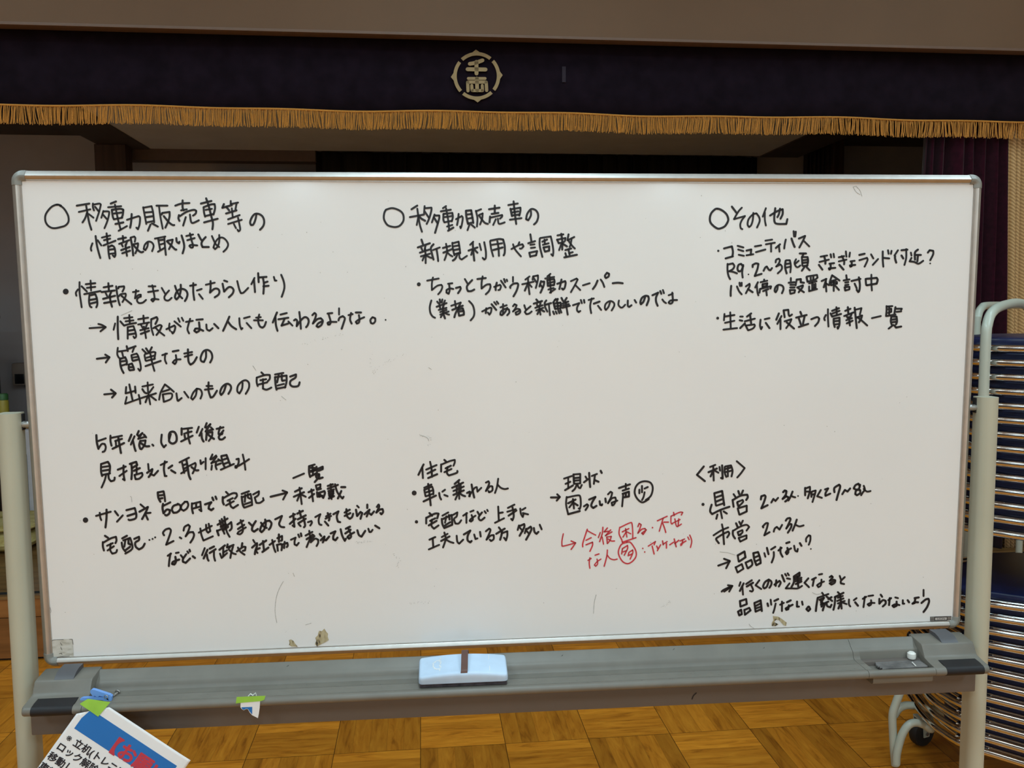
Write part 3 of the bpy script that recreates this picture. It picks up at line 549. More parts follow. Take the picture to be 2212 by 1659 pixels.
('lower right', 1520, 1110, 8.848, '''
35,20 37,29/19,41 33,32 47,26/25,46 24,49 29,56/25,46 38,38 47,34 49,38 45,45/37,30 38,45 39,58
62,18 65,25/68,15 71,21/75,13 71,21/56,32 56,40 60,47/57,32 71,24 82,21 87,25 82,32/65,35 74,31 74,36 67,41 65,35/67,41 71,40/67,46 82,41 82,47 70,53 67,46
114,26 113,24 119,18 123,18 121,27 116,41 126,35/134,34 136,28 140,25 145,30 150,21/157,13 160,9 165,8 166,11 162,20 158,28 164,20 168,20 167,26 161,36/178,11 175,20 170,32/176,21 183,24 191,22
28,99 50,91/39,86 50,90 43,104/65,79 67,91/66,79 78,72 80,83 68,91/61,102 65,112/62,102 73,96 76,105 65,112/80,93 84,104/81,93 91,88 93,97 85,104
95,75 97,88 101,98/96,75 104,73 108,85 109,94 101,98/98,83 106,80/99,91 107,87
116,75 118,82/121,65 124,77/129,68 137,63/134,73 134,82 130,93/143,70 149,65/147,64 147,74 151,82/158,56 164,54/160,65 162,73 159,77 157,74 160,70 167,66
173,61 175,70 179,72 180,67/184,56 187,61/196,53 196,47 201,41 204,42 204,50 201,59/@205,67,1.5'''),
('lower right', 1540, 1210, 7.3733, '''
14,50 18,47 31,41/18,50 31,41/24,40 31,41 26,50/44,35 42,41/49,37 43,49/47,42 48,55/53,38 62,32/54,42 64,36/60,38 64,47 62,50 59,49
74,32 68,40 77,46/89,33 86,42 82,45 80,42 83,35 89,31 93,34 93,39 90,44/98,39 106,33 108,36 105,42/101,32 100,41/110,24 114,34/115,22 117,25/119,21 121,24
118,29 123,30/122,37 116,45 126,45 135,45 142,41/129,26 138,20 138,25 130,28/129,26 129,35 125,43/131,31 141,28/131,34 141,31/132,38 141,34/135,27 136,42
152,29 146,36 153,43/158,31 164,28/161,30 159,41/169,23 174,22/173,31 172,40 168,43 166,40 170,37 177,34
186,27 189,25 191,27 186,33 191,31 195,32 194,36 189,39 186,37 193,33/202,25 204,31/210,27 204,33 204,37 209,38
43,65 44,74/44,65 53,62 54,70 44,74/40,82 42,88/40,82 45,79 46,86 42,88/50,79 51,87/51,79 58,76 60,80 51,87
66,68 68,82/67,68 76,64 77,72 78,81/68,73 76,69/68,77 77,74/68,82 77,78/87,69 88,73/92,63 93,71/98,65 104,62/100,69 98,78 96,84
107,71 113,68/110,66 110,81/118,67 124,64/121,72 120,78 117,79 116,77 121,74 127,71/134,66 134,74 137,74/142,66 143,71/152,74 149,78 152,81 155,78 153,74
174,52 176,55/167,60 184,54/167,60 165,72 164,81/170,63 177,60 172,68/171,64 175,68/181,58 190,65/189,59 184,62/172,71 184,66/175,69 173,74/181,68 182,73 187,75 189,71/178,70 175,80
199,51 202,54/194,59 208,52/195,58 194,70 192,79/199,60 207,57/198,65 208,61/203,56 205,77/199,69 210,65/204,67 200,77/205,67 213,70'''),
('lower right', 1740, 1210, 6.703, '''
63,57 63,64 65,67/70,58 74,55/72,61 76,66/83,56 88,53/86,53 84,68/91,52 98,51/95,58 95,64 92,66 90,64 94,62 100,62
109,50 111,53/107,56 107,63 112,58 116,59 116,63 112,67/120,58 124,55/122,55 121,65/130,54 134,55/132,60 132,66 128,68 126,66 130,64 136,65
141,58 141,63 143,63/148,58 150,61/158,55 164,54/159,56 158,62 155,63 158,61 163,61/171,43 171,52/168,62 174,57 178,56 179,60 176,68 171,75'''),
('upper right', 1520, 435, 8.848, '''
26,14 22,15 15,22 12,31 13,40 19,47 27,52 34,51 41,47 46,39 47,33 44,25 38,19 31,15 26,14
54,10 63,22/73,12 66,20 58,34 79,28 73,36 70,44 71,51 74,53/95,22 94,35 91,45 87,49 84,44 86,34 94,25 101,23 106,30 107,38 102,50
119,13 113,29/117,21 117,35 119,46/127,27 140,19 151,15 151,24 147,33/137,13 135,30 136,40 142,43 158,43 160,34/146,14 144,24 141,30
@28,94.5,2.2/39,90 54,86 56,96 55,105/42,109 56,105/65,85 76,88/66,92 76,95/67,102 77,104/82,94 91,92 90,102/82,103 95,101
98,86 110,84/100,97 118,92/118,75 131,73/119,82 136,79/129,81 129,96/138,89 146,82/144,85 145,96/157,73 155,82 154,90/168,71 171,80 174,87/172,57 173,67/176,58 175,67/182,71 194,66 190,75 183,88/191,75 202,86'''),
('upper right', 1540, 500, 8.848, '''
28,62 28,75 30,85 33,91/29,63 38,61 41,66 38,72 31,76 38,77 46,80/57,66 54,62 49,64 47,71 49,76 54,75 58,66/58,64 56,78 57,88/@68,82,1.5/76,68 76,64 82,61 87,62 85,72 80,85 93,81/97,75 100,69 103,67 107,73 110,74 113,70
120,59 121,54 126,52 128,55 126,61 121,67 129,63 132,67 131,73 124,80/139,56 138,68 141,80/140,55 147,55 149,65 148,78/140,62 148,61/140,69 149,67
159,53 156,60 159,67 163,68 167,65/157,62 164,56/166,42 178,42/173,43 171,48/170,49 171,65/170,49 181,49 182,57 180,66/172,55 181,54/172,60 181,59/172,66 181,65/175,68 170,75/179,68 185,74
35,104 34,115 34,123/46,105 50,114 55,120/51,98 52,104/55,98 55,104/63,105 70,100 70,105 63,118/67,110 76,116
86,97 81,107/84,102 85,115 87,122/98,92 98,95/91,97 104,94/95,101 104,99 103,104 95,106 95,101/90,110 89,117/90,110 105,106 111,105 110,109/96,114 106,110/102,112 103,122
124,103 123,111 120,116 118,113 120,106 126,102 133,104 135,110 132,118
149,89 149,94/145,98 156,97/148,102 156,102/148,107 156,107/147,112 148,119/147,112 157,112 156,117 149,119/160,93 158,103/160,92 168,91 168,97 174,98/161,107 172,103 171,107 164,116/163,108 168,112 174,116
179,87 181,96/180,86 199,83 200,88 195,92 181,96/187,87 187,92/192,86 192,92/184,99 198,95/190,97 190,110 196,108 196,100/193,101 193,108/184,105 184,114 199,110'''),
('upper right', 1750, 500, 7.9, '''
18,43 29,41/16,52 32,48/24,42 26,50 26,55/15,57 21,65/35,39 36,44/40,38 41,44/33,55 41,54/35,56 35,63 33,65 32,63 43,62
49,44 58,42/49,51 62,48/54,42 58,50 58,56/50,57 57,65/61,34 62,43/68,36 67,43/69,51 76,50/71,52 71,59 69,60 68,58 77,57
84,40 93,38/84,49 97,45 98,49 93,60/104,39 108,46/107,57 116,47/124,34 124,48 125,60/125,45 135,46/133,32 134,38/139,33 138,38
150,32 144,41/145,42 145,46 147,53/156,32 166,31/164,30 164,45 161,57/156,41 159,46
172,36 173,41/173,45 170,51 178,52 185,55 193,50/184,31 179,36 179,48/180,40 189,40/184,41 183,51/201,36 204,32 210,33 210,39 205,49/@205,54.5,1.4'''),
('upper right', 1530, 590, 8.848, '''
31,78 30,90/31,83 50,80/32,95 50,91/42,75 43,105/29,108 55,105/@18,86,2.8
61,83 66,83/60,90 65,91/61,105 70,96/74,83 82,77/70,92 89,87/80,80 82,96/71,99 76,109/72,100 88,98 89,101 85,106 77,109
100,89 99,100 101,107 103,103/108,88 117,86/110,95 117,105
135,77 130,89/140,82 132,97/138,89 138,107/144,71 146,84/145,71 153,70 154,80 156,82 160,79/146,92 159,88 156,95 149,105/150,94 164,106
176,74 178,79/168,85 188,80/173,86 177,98/184,83 181,97/173,103 191,97/197,88 208,84 212,87 210,94 204,101'''),
('upper right', 1740, 590, 8.848, '''
31,15 40,11/39,11 39,22 40,35/38,17 35,27/40,20 45,23/51,4 47,15 46,22/52,5 58,9 65,14/50,15 58,13/48,18 49,23 60,20 60,17 49,18/54,14 54,34/56,23 64,32
78,4 79,12/73,14 84,12/76,18 82,17/76,23 82,22/75,27 76,33/75,27 84,26 84,31 77,33/88,15 105,11/102,8 104,22 103,33 101,36 98,32/94,20 98,29
115,11 116,22 118,23/116,11 136,9 138,13 136,20 118,23/126,3 126,18 127,33
39,80 36,86 37,90/43,69 43,85 44,102/48,77 51,83 68,78/51,72 64,67/52,77 65,72/59,65 60,80/54,87 54,95 56,103/55,87 65,85 65,98 62,106 61,103/55,92 64,91/56,98 65,97
76,72 86,68/81,65 82,77/74,82 92,75/78,81 81,86/88,78 85,86/78,90 89,86/79,96 90,91/83,84 84,92 85,100/94,66 96,85 98,105/95,70 107,67 104,79/98,85 108,81 106,88 102,94/99,84 108,91 118,100
127,86 144,82/155,63 155,72 154,82/155,64 166,63/158,69 164,68 164,74 158,76/160,64 160,80/155,82 172,79/172,65 170,77/174,68 184,68 183,70/174,74 183,73/164,84 163,92 165,99/164,83 174,83 175,92 173,98/165,89 173,88/165,94 173,93/168,99 159,106/170,100 173,104 183,102'''),
]
# erased-marker smudges and scuffs left on the board, photo coordinates
SMUDGE = [
'598,1345 594,1320 597,1290 604,1270 612,1256', ':655,745 700,730 740,722', ':797,738 803,765', ':800,775 802,805 812,800', ':822,790 850,775 876,764', '908,940 922,945 926,952', ':908,940 930,946 926,962', '926,794 932,798', ':858,1225 862,1212 850,1198', '1282,1325 1284,1300 1288,1285', ':1430,1310 1440,1306 1448,1298', ':880,1304 905,1302 925,1301', '1755,1280 1765,1284 1778,1281', '1843,404 1850,415 1858,420', '1850,403 1858,412 1862,424', '1843,404 1850,402', '1555,1192 1572,1194 1588,1199', '262,681 285,671', ':727,1172 738,1168', ':770,1172 785,1170 803,1169', '100,1318 108,1312 110,1322 102,1330', ':627,390 636,410', '1618,1348 1622,1353 1630,1358', '633,1238 636,1245', ':1465,760 1462,775', ':1317,1090 1325,1096', ':1396,470 1404,480', '546,790 553,800', '608,856 618,864', ':640,1340 670,1330', ':620,1365 640,1372', '660,1350 672,1346', ':1850,1318 1870,1330', '284,1074 285,1084',
]
# ------------------------------------------------------------------ the room
M_floor = parquet()
M_header = mat('header_plaster', (0.146, 0.082, 0.044), 0.75, var=0.05, scale=3, bump=0.0)
M_plaster = mat('stage_plaster', (0.80, 0.79, 0.82), 0.8, var=0.05, scale=4)
M_darkwall = mat('stage_wall_plaster', (0.46, 0.43, 0.45), 0.8, var=0.05, scale=4)
M_hall = mat('hall_wall_paint', (0.62, 0.60, 0.56), 0.7, var=0.03, scale=3)
M_stagewood = wood('stage_floor_boards', (0.13, 0.062, 0.020), (0.27, 0.145, 0.05), 0, 0.35, planks=0.07)
M_frontwood = wood('stage_front_wood', (0.20, 0.075, 0.018), (0.34, 0.135, 0.034), 0, 0.4)
M_brownpost = wood('dark_brown_wood', (0.035, 0.018, 0.013), (0.075, 0.040, 0.03), 2, 0.5)
M_beam = mat('dark_brown_beam', (0.085, 0.062, 0.055), 0.7, var=0.1, scale=8)
M_beige = mat('beige_wall_paint', (0.60, 0.47, 0.33), 0.7, var=0.04, scale=5)

struct('floor', MB().box((-5.5, -17, -0.1), (5.5, 3.96, 0.0)), M_floor)
struct('ceiling', MB().box((-5.5, -17, 3.9), (5.5, 3.92, 4.0)), M_hall)
struct('wall_back', MB().box((-5.6, -17.1, 0), (5.6, -17, 3.9)), M_hall)
struct('wall_left', MB().box((-5.6, -17, 0), (-5.5, 7.1, 3.9)), M_hall)
struct('wall_right', MB().box((5.5, -17, 0), (5.6, 7.1, 3.9)), M_hall)
struct('wall_header', MB().box((-5.5, 3.862, 2.7635), (5.5, 3.918, 3.9)), M_header)
hb = MB(); hb.box((-5.5, 3.856, 2.7506), (5.5, 3.919, 2.7565), 0.002); hb.box((-5.5, 3.859, 2.7565), (5.5, 3.919, 2.7635), 0.001)
struct('trim_1', hb, mat('header_trim_paint', (0.17, 0.105, 0.075), 0.6, var=0.05), smooth=True)
struct('wall_stage_side', MB().box((3.02, 4.07, 0.3), (5.5, 4.17, 3.9)), M_beige)
struct('wall_stage_back', MB().box((-5.5, 6.9, 0.3), (5.5, 7.0, 3.9)), M_darkwall)
# the stage: raised floor and its wooden front
struct('floor_stage', MB().box((-5.5, 3.885, 0.285), (5.5, 7.0, 0.2995)), M_stagewood)
sf = MB(); sf.box((-5.5, 3.890, 0.2015), (5.5, 3.93, 0.284), 0.002)
struct('trim_2', sf, M_frontwood)
sf = MB(); sf.box((-5.5, 3.892, 0.014), (5.5, 3.93, 0.1985), 0.002)
struct('trim_3', sf, wood('stage_front_lower_wood', (0.155, 0.058, 0.014), (0.27, 0.105, 0.028), 0, 0.35))
struct('baseboard_stage', MB().box((-5.5, 3.915, 0.0), (5.5, 3.95, 0.30)), mat('stage_recess', (0.012, 0.010, 0.009), 0.9))
# stage ceiling with its beams and posts
struct('ceiling_stage', MB().box((-1.93, 4.06, 2.735), (2.64, 6.5, 2.80)), M_plaster)
struct('ceiling_stage_upper', MB().box((-5.5, 3.92, 2.90), (5.5, 7.0, 2.96)), M_beam)
bm_ = MB(); bm_.box((-2.24, 4.06, 2.728), (-1.93, 6.5, 2.80), 0.004)
struct('trim_4', bm_, M_beam)
bm_ = MB(); bm_.box((2.64, 4.06, 2.725), (2.95, 6.5, 2.80), 0.004)
struct('trim_5', bm_, M_beam)
bm_ = MB(); bm_.box((-2.24, 6.5, 2.655), (-0.76, 6.62, 2.80), 0.004)
struct('trim_6', bm_, mat('rear_beam_paint', (0.12, 0.085, 0.078), 0.7, var=0.08))
struct('trim_7', MB().box((-2.250, 6.3, 0.3), (-2.04, 6.44, 2.727), 0.005), M_brownpost)
struct('trim_8', MB().box((3.20, 6.42, 0.3), (3.29, 6.55, 2.90), 0.005), M_brownpost)

# ------------------------------------------------------------------ curtains
def curtain(name, label, x0, x1, y, z0, z1, pleats, amp, m, xb=None, group=None, seed=1):
    rnd = random.Random(seed); ph = [rnd.uniform(-0.5, 0.5) for _ in range(pleats + 2)]
    xb = xb or (x0, x1)
    def fn(a, b):
        k = a * pleats; i = int(k); fr = k - i
        w = ph[min(i, pleats)] * (1 - fr) + ph[min(i + 1, pleats)] * fr
        s = math.sin((k + w * 0.6) * 2 * math.pi)
        xt = x0 + (x1 - x0) * (a + 0.012 * math.sin(k * 7)); xl = xb[0] + (xb[1] - xb[0]) * (a + 0.012 * math.sin(k * 7))
        return (xl + (xt - xl) * b, y + amp * s * (0.75 + 0.25 * b) + 0.25 * amp * math.sin(k * 2.3 + 5 * b), z0 + (z1 - z0) * b)
    mb = MB().grid(fn, pleats * 14, 10)
    o = rmk(name, mb, m, solid=0.003, angle=180); recentre(o)
    return tag(o, label, 'curtain', group)
M_maroon = mat('maroon_velvet', (0.027, 0.0025, 0.009), 0.9, var=0.25, scale=40, sheen=0.15, spec=0.1)
M_backdrop = mat('dark_backdrop_cloth', (0.020, 0.017, 0.014), 0.9, var=0.5, scale=6, spec=0.1, stretch=(4, 4, 0.2))
M_gold = weave('gold_twill', (0.36, 0.195, 0.065), (0.66, 0.42, 0.18), scale=26)
curtain('stage_curtain', 'maroon velvet stage curtain drawn to the right side of the stage', 2.475, 2.905, 4.03, 0.302, 2.72, 7, 0.035, M_maroon, xb=(2.40, 2.985))
curtain('gold_curtain', 'gold twill curtain hanging at the far right beyond the maroon curtain', 2.895, 3.45, 4.03, 0.302, 2.74, 15, 0.017, M_gold, xb=(2.985, 3.32), seed=4)
curtain('backdrop_curtain', 'black pleated backdrop curtain across the rear of the stage', -0.765, 2.66, 6.56, 0.302, 2.738, 26, 0.028, M_backdrop, seed=9)
curtain('wing_curtain', 'narrow dark brown pleated curtain beside the right rear stage post', 2.99, 3.19, 6.48, 0.302, 2.89, 6, 0.02, mat('brown_curtain_cloth', (0.030, 0.018, 0.014), 0.9, var=0.3, scale=20), seed=5)

# valance with gold fringe and crest
VY = 3.962
M_val = mat('dark_purple_velvet', (0.0095, 0.0055, 0.0105), 0.95, var=0.3, scale=14, sheen=0.06, spec=0.08)
val = thing('stage_valance', 'dark purple stage valance with gold crest and gold fringe above the stage opening', 'valance', room((0.26, VY, 2.36)))
def zb(x): return 2.4475 + 0.0035 * math.sin(x * 4.1) + 0.0025 * math.sin(x * 9.7 + 1)
XV0, XV1 = -2.6, 3.6
vm = MB().grid(lambda a, b: (XV0 + (XV1 - XV0) * a, VY + 0.004 + 0.004 * math.sin(a * 31 + b), zb(XV0 + (XV1 - XV0) * a) + (2.96 - zb(XV0 + (XV1 - XV0) * a)) * b), 120, 6)
rmk('fabric', vm, M_val, val, solid=0.004, angle=180)
M_fr = mat('gold_fringe_cord', (0.60, 0.265, 0.050), 0.6, var=0.15, scale=200, spec=0.3)
br = MB().tube([(XV0 + (XV1 - XV0) * i / 240, VY - 0.006, zb(XV0 + (XV1 - XV0) * i / 240)) for i in range(241)], 0.0042, 6)
rmk('braid', br, M_fr, val)
fr = MB(); x = XV0; cl = 0.0; rnd = random.Random(3); clt = 0
while x < XV1:
    if clt <= 0: clt = rnd.randint(3, 16); tgt = rnd.uniform(-0.012, 0.012)
    cl += (tgt - cl) * 0.35; clt -= 1
    ln = 0.079 + rnd.uniform(-0.005, 0.004); z0 = zb(x); d = cl + rnd.uniform(-0.0035, 0.0035); c = rnd.uniform(-0.004, 0.004); yy = VY - 0.004 + rnd.uniform(-0.004, 0.004)
    pts = [(x, yy, z0), (x + d * 0.2 + c, yy - 0.001, z0 - ln * 0.35), (x + d * 0.6 + c, yy, z0 - ln * 0.7), (x + d, yy, z0 - ln)]
    fr.tube(pts, 0.0015, 4, cap=True, rad=[0.0013, 0.00165, 0.0018, 0.0015]); x += 0.0041
f_ = rmk('fringe', fr, M_fr, val, fix=False); f_['kind'] = 'stuff'
# crest
M_crest = mat('crest_gold', (0.33, 0.225, 0.095), 0.6, var=0.1, scale=60)
cr_ = MB()
def cp(x, y, d=0.0):
    p = atroom(950 + x / 10.37, 80 + y / 10.37, VY - 0.006); return (p.x, p.y - d, p.z)
def crest_arc(a0, a1):
    cx, cy = 828, 876; n = 18; o, i = [], []
    for k in range(n + 1):
        a = math.radians(a0 + (a1 - a0) * k / n); t = (k / n - 0.5)
        ro = 1.0
        mid = math.radians((a0 + a1) / 2)
        o.append((cx + 526 * math.cos(a), cy + 536 * math.sin(a))); i.append((cx + 449 * math.cos(a), cy + 459 * math.sin(a)))
    m = n // 2; am = math.radians((a0 + a1) / 2)
    tip = (cx + 580 * math.cos(am), cy + 592 * math.sin(am))
    o2 = o[:m - 1] + [tip] + o[m + 2:]
    cr_.prism(o2 + i[::-1], cp, 0.0, 0.003)
for a in (-2, 88, 178, 268): crest_arc(a - 40.5, a + 40.5)
def bar(pts, w):
    fl = MB(); ribbon(fl, [Vector(p) for p in pts], w, lambda p: Vector((p.x, p.y, 0)))
    for fc in fl.f: cr_.prism([(fl.v[i].x, fl.v[i].y) for i in fc], cp, 0.0, 0.003)
for pts, w in [([(672, 604), (810, 578), (955, 525)], 86), ([(622, 724), (1024, 731)], 88), ([(820, 560), (822, 820)], 88),
               ([(638, 931), (1015, 931)], 64), ([(632, 1208), (625, 1012), (1038, 1012), (1050, 1200)], 72), ([(830, 930), (838, 1200)], 84),
               ([(716, 1088), (724, 1202), (956, 1202), (950, 1088)], 68)]: bar(pts, w)
rmk('crest', cr_, M_crest, val, smooth=False)
pt = MB(); q = [atroom(u, v, VY - 0.004) for u, v in ((1214, 144), (1222, 144), (1222, 178), (1214, 178))]
pt.prism([(p.x, p.z) for p in q], lambda x, y, d: (x, VY - 0.004 - d, y), 0, 0.003)
rmk('name_tag', pt, mat('faded_purple_cloth', (0.022, 0.015, 0.026), 0.9), val, smooth=False, label='small faded purple cloth tag')

# things standing on the stage
wp = thing('wall_intercom', 'beige intercom with black screen on the stage wall left of the whiteboard', 'intercom', room((-2.55, 6.84, 1.05)))
pA, pB = atroom(29, 784, 6.84), atroom(66, 832, 6.84)
rmk('housing', MB().box((pA.x, 6.80, pB.z), (pB.x, 6.9, pA.z), 0.012, 3), mat('beige_plastic', (0.34, 0.27, 0.23), 0.5), wp)
sA, sB = atroom(37, 807, 6.84), atroom(58, 828, 6.84)
rmk('screen', MB().box((sA.x, 6.794, sB.z), (sB.x, 6.81, sA.z), 0.003), mat('black_plastic', (0.012, 0.012, 0.014), 0.3), wp)
cx1 = atroom(5, 800, 5.75).x - 0.012
pc = thing('upright_piano', 'black upright cabinet at the left edge of the stage', 'piano', room((cx1 - 0.7, 5.4, 0.2995)))
M_blk = mat('black_lacquer', (0.006, 0.006, 0.008), 0.35, var=0.2)
rmk('body', MB().box((cx1 - 1.4, 5.2, 0.30), (cx1, 5.75, 1.52), 0.008), M_blk, pc)
rmk('lid', MB().box((cx1 - 1.42, 5.17, 1.52), (cx1 + 0.012, 5.77, 1.545), 0.006), M_blk, pc)
rmk('key_cover', MB().box((cx1 - 1.36, 4.98, 0.86), (cx1 - 0.03, 5.2, 1.02), 0.02), M_blk, pc)
# pale grey heater with a yellow tin and a wooden box on it
hx0, hx1 = atroom(46, 1000, 5.0).x, atroom(46, 1000, 5.0).x + 0.36
ht = thing('floor_heater', 'pale grey heater cabinet with vent slots standing on the stage behind the left post', 'heater', room(((hx0 + hx1) / 2, 5.1, 0.2995)))
M_pg = mat('pale_grey_enamel', (0.42, 0.41, 0.44), 0.5)
rmk('cabinet', MB().box((hx0, 5.0, 0.30), (hx1, 5.3, 0.90), 0.012, 3), M_pg, ht)
vb = MB()
for k in range(8): vb.box((hx0 + 0.006, 4.994, 0.775 + k * 0.0135), (hx0 + 0.028, 5.002, 0.782 + k * 0.0135), 0.001)
rmk('vent_slots', vb, mat('dark_slot', (0.02, 0.02, 0.022), 0.6), ht)
rmk('side_panel', MB().box((hx0 + 0.010, 4.993, 0.33), (hx0 + 0.032, 5.002, 0.76), 0.002), mat('dark_grey_panel', (0.05, 0.05, 0.058), 0.5), ht)
bx = rmk('wooden_box', MB().box((hx0 + 0.01, 5.04, 0.9005), (hx1 - 0.06, 5.2, 0.932), 0.004), wood('orange_box_wood', (0.20, 0.10, 0.03), (0.33, 0.18, 0.06), 0))
tag(recentre(bx), 'flat orange-brown wooden box lying on the pale grey heater', 'box')
tx = atroom(11, 870, 5.12)
tn = thing('spray_can', 'yellow can with green cap on the small stand beside the black cabinet', 'can', room((tx.x, 5.12, 0.905)))
def lathe(mb, c, prof, seg=20):
    vs = [(c[0] + r * math.cos(k * 2 * math.pi / seg), c[1] + r * math.sin(k * 2 * math.pi / seg), c[2] + z) for r, z in prof for k in range(seg)]
    fs = [[i * seg + k, i * seg + (k + 1) % seg, (i + 1) * seg + (k + 1) % seg, (i + 1) * seg + k] for i in range(len(prof) - 1) for k in range(seg)]
    fs += [list(range(seg))[::-1], [(len(prof) - 1) * seg + k for k in range(seg)]]
    return mb.add(vs, fs)
rmk('can_body', lathe(MB(), (tx.x - 0.012, 5.12, 0.905), [(0.028, 0), (0.03, 0.004), (0.03, 0.145), (0.026, 0.155)]), mat('yellow_paint', (0.30, 0.25, 0.03), 0.5), tn)
rmk('cap', lathe(MB(), (tx.x - 0.012, 5.12, 1.06), [(0.029, 0), (0.029, 0.028), (0.024, 0.036)]), mat('green_plastic', (0.03, 0.11, 0.03), 0.5), tn)
st = thing('plant_stand', 'small dark wooden stand under the yellow can behind the left whiteboard post', 'stand', room((tx.x - 0.0, 5.12, 0.2995)))
rmk('top', MB().box((tx.x - 0.09, 5.03, 0.88), (tx.x + 0.06, 5.21, 0.905), 0.004), M_brownpost, st)
for sx in (-0.075, 0.045):
    for sy in (5.045, 5.195): rmk('leg', MB().box((tx.x + sx - 0.012, sy - 0.012, 0.2995), (tx.x + sx + 0.012, sy + 0.012, 0.88), 0.002), M_brownpost, st)
# gold brocade floor cushions
M_broc = chips('gold_brocade', (0.20, 0.13, 0.03), (0.40, 0.30, 0.09), (0.52, 0.42, 0.17), scale=11)
def cushion(cx, cy, z0, h, w, d, label):
    def fn(a, b):
        th, ph = a * 2 * math.pi, (b - 0.5) * math.pi
        c, s = math.cos(th), math.sin(th); e = 0.35
        sg = lambda v, p: math.copysign(abs(v) ** p, v)
        k = math.cos(ph) ** 0.45
        return (cx + w / 2 * sg(c, e) * k, cy + d / 2 * sg(s, e) * k, z0 + h / 2 + h / 2 * sg(math.sin(ph), 0.8) * (1 - 0.12 * math.sin(3 * th)))
    o = rmk('floor_cushion', MB().grid(fn, 40, 14), M_broc, angle=180)
    pip = MB().tube([(cx + w / 2 * math.copysign(abs(math.cos(t)) ** 0.35, math.cos(t)), cy + d / 2 * math.copysign(abs(math.sin(t)) ** 0.35, math.sin(t)), z0 + h * 0.5) for t in [k * 2 * math.pi / 60 for k in range(60)]], 0.008, 6, closed=True)
    recentre(o); rmk('piping', pip, M_broc, o)
    tag(o, label, 'cushion', 'gold brocade cushions on the stage')
cushion(-2.36, 4.77, 0.3, 0.105, 0.60, 0.42, 'lower gold brocade floor cushion lying on the stage boards at the left')
cushion(-2.35, 4.80, 0.403, 0.045, 0.58, 0.40, 'thin gold brocade cushion laid on top of the thicker one at the left')
bb = rmk('black_panel', MB().box((-1.56, 6.66, 0.3), (-0.80, 6.70, 2.60), 0.004), mat('black_panel_board', (0.006, 0.006, 0.008), 0.6))
tag(recentre(bb), 'tall black panel leaning at the rear of the stage left of the backdrop', 'panel')
# ------------------------------------------------------------------ the whiteboard on its stand
BX = c2w(Vector((22003, -356, 1834))).normalized(); BD = c2w(Vector((128, 17343, 1834))).normalized(); BN = BX.cross(BD).normalized()
P0 = Vector((0, 1.5948, 1.54))
def _oc():
    d = Vector((0.149, 0, 1.341)); d.y = P0.y - (BN.x * (d.x - P0.x) + BN.z * (d.z - P0.z)) / BN.y; return d
OC = _oc()
def Bp(s, t, d=0.0): return OC + BX * s - BD * t - BN * d
HW, HH = 0.9005, 0.4552
wb = thing('whiteboard', 'large whiteboard covered in Japanese handwriting on a grey two-post stand', 'whiteboard', (0.149, 1.6, 0))
M_white = mat('white_enamel', (0.80, 0.785, 0.78), 0.13, var=0.012, scale=2.5, spec=0.5)
M_alu = mat('brushed_aluminium', (0.50, 0.47, 0.44), 0.42, metal=0.85, var=0.05, scale=60)
M_capg = mat('corner_cap_plastic', (0.235, 0.235, 0.215), 0.4, var=0.05)
M_tray = mat('grey_tray_plastic', (0.165, 0.152, 0.130), 0.42, var=0.07, scale=25, spec=0.45)
M_beamg = mat('grey_beam_steel', (0.128, 0.106, 0.093), 0.5, var=0.05, scale=10)
M_post = mat('cream_grey_post_paint', (0.46, 0.44, 0.34), 0.36, var=0.04, scale=6, spec=0.5)
M_darkg = mat('dark_grey_rubber', (0.014, 0.013, 0.015), 0.5, var=0.1, spec=0.3)
M_latch = mat('slate_grey_plastic', (0.085, 0.083, 0.092), 0.45, var=0.06)
mk('panel', MB().prism([(-HW + 0.013, -HH + 0.013), (HW - 0.013, -HH + 0.013), (HW - 0.013, HH - 0.013), (-HW + 0.013, HH - 0.013)], lambda x, y, d: Bp(x, y, d), -0.016, 0.0), M_white, wb, smooth=False)
mk('back_panel', MB().prism([(-HW + 0.008, -HH + 0.008), (HW - 0.008, -HH + 0.008), (HW - 0.008, HH - 0.008), (-HW + 0.008, HH - 0.008)], lambda x, y, d: Bp(x, y, d), -0.020, -0.0165), mat('grey_backing', (0.3, 0.3, 0.3), 0.6), wb, smooth=False)
PROF = [(0.010, -0.022), (0.001, -0.022), (0.0, -0.020), (0.0, -0.004), (0.0006, -0.0012), (0.0028, 0.0012), (0.0080, 0.0054), (0.0094, 0.0061), (0.0102, 0.0060), (0.0145, 0.0036), (0.0155, 0.0027), (0.0160, 0.0020), (0.0172, 0.0021), (0.0178, 0.0004), (0.0178, -0.003)]
CL = 0.022
def rail(a, b, nrm):                      # a, b outer-edge points (s, t); nrm inward
    vs, fs = [], []; n = len(PROF)
    for e in (a, b):
        for w, d in PROF: vs.append(Bp(e[0] + nrm[0] * w, e[1] + nrm[1] * w, d))
    for i in range(n - 1): fs.append([i, i + 1, n + i + 1, n + i])
    fs += [list(range(n))[::-1], list(range(n, 2 * n))]
    return MB().add(vs, fs)
for a, b, nr in (((-HW + CL, HH), (HW - CL, HH), (0, -1)), ((-HW + CL, -HH), (HW - CL, -HH), (0, 1)), ((-HW, -HH + CL), (-HW, HH - CL), (1, 0)), ((HW, -HH + CL), (HW, HH - CL), (-1, 0))):
    mk('frame_rail', rail(a, b, nr), M_alu, wb, angle=25)
CAPP = [(0.018, -0.023), (0.0, -0.023), (-0.0008, -0.020), (-0.0008, -0.003), (0.0000, -0.0008), (0.0026, 0.0022), (0.0078, 0.0066), (0.0098, 0.0072), (0.0145, 0.0046), (0.0182, 0.0024), (0.0186, -0.002)]
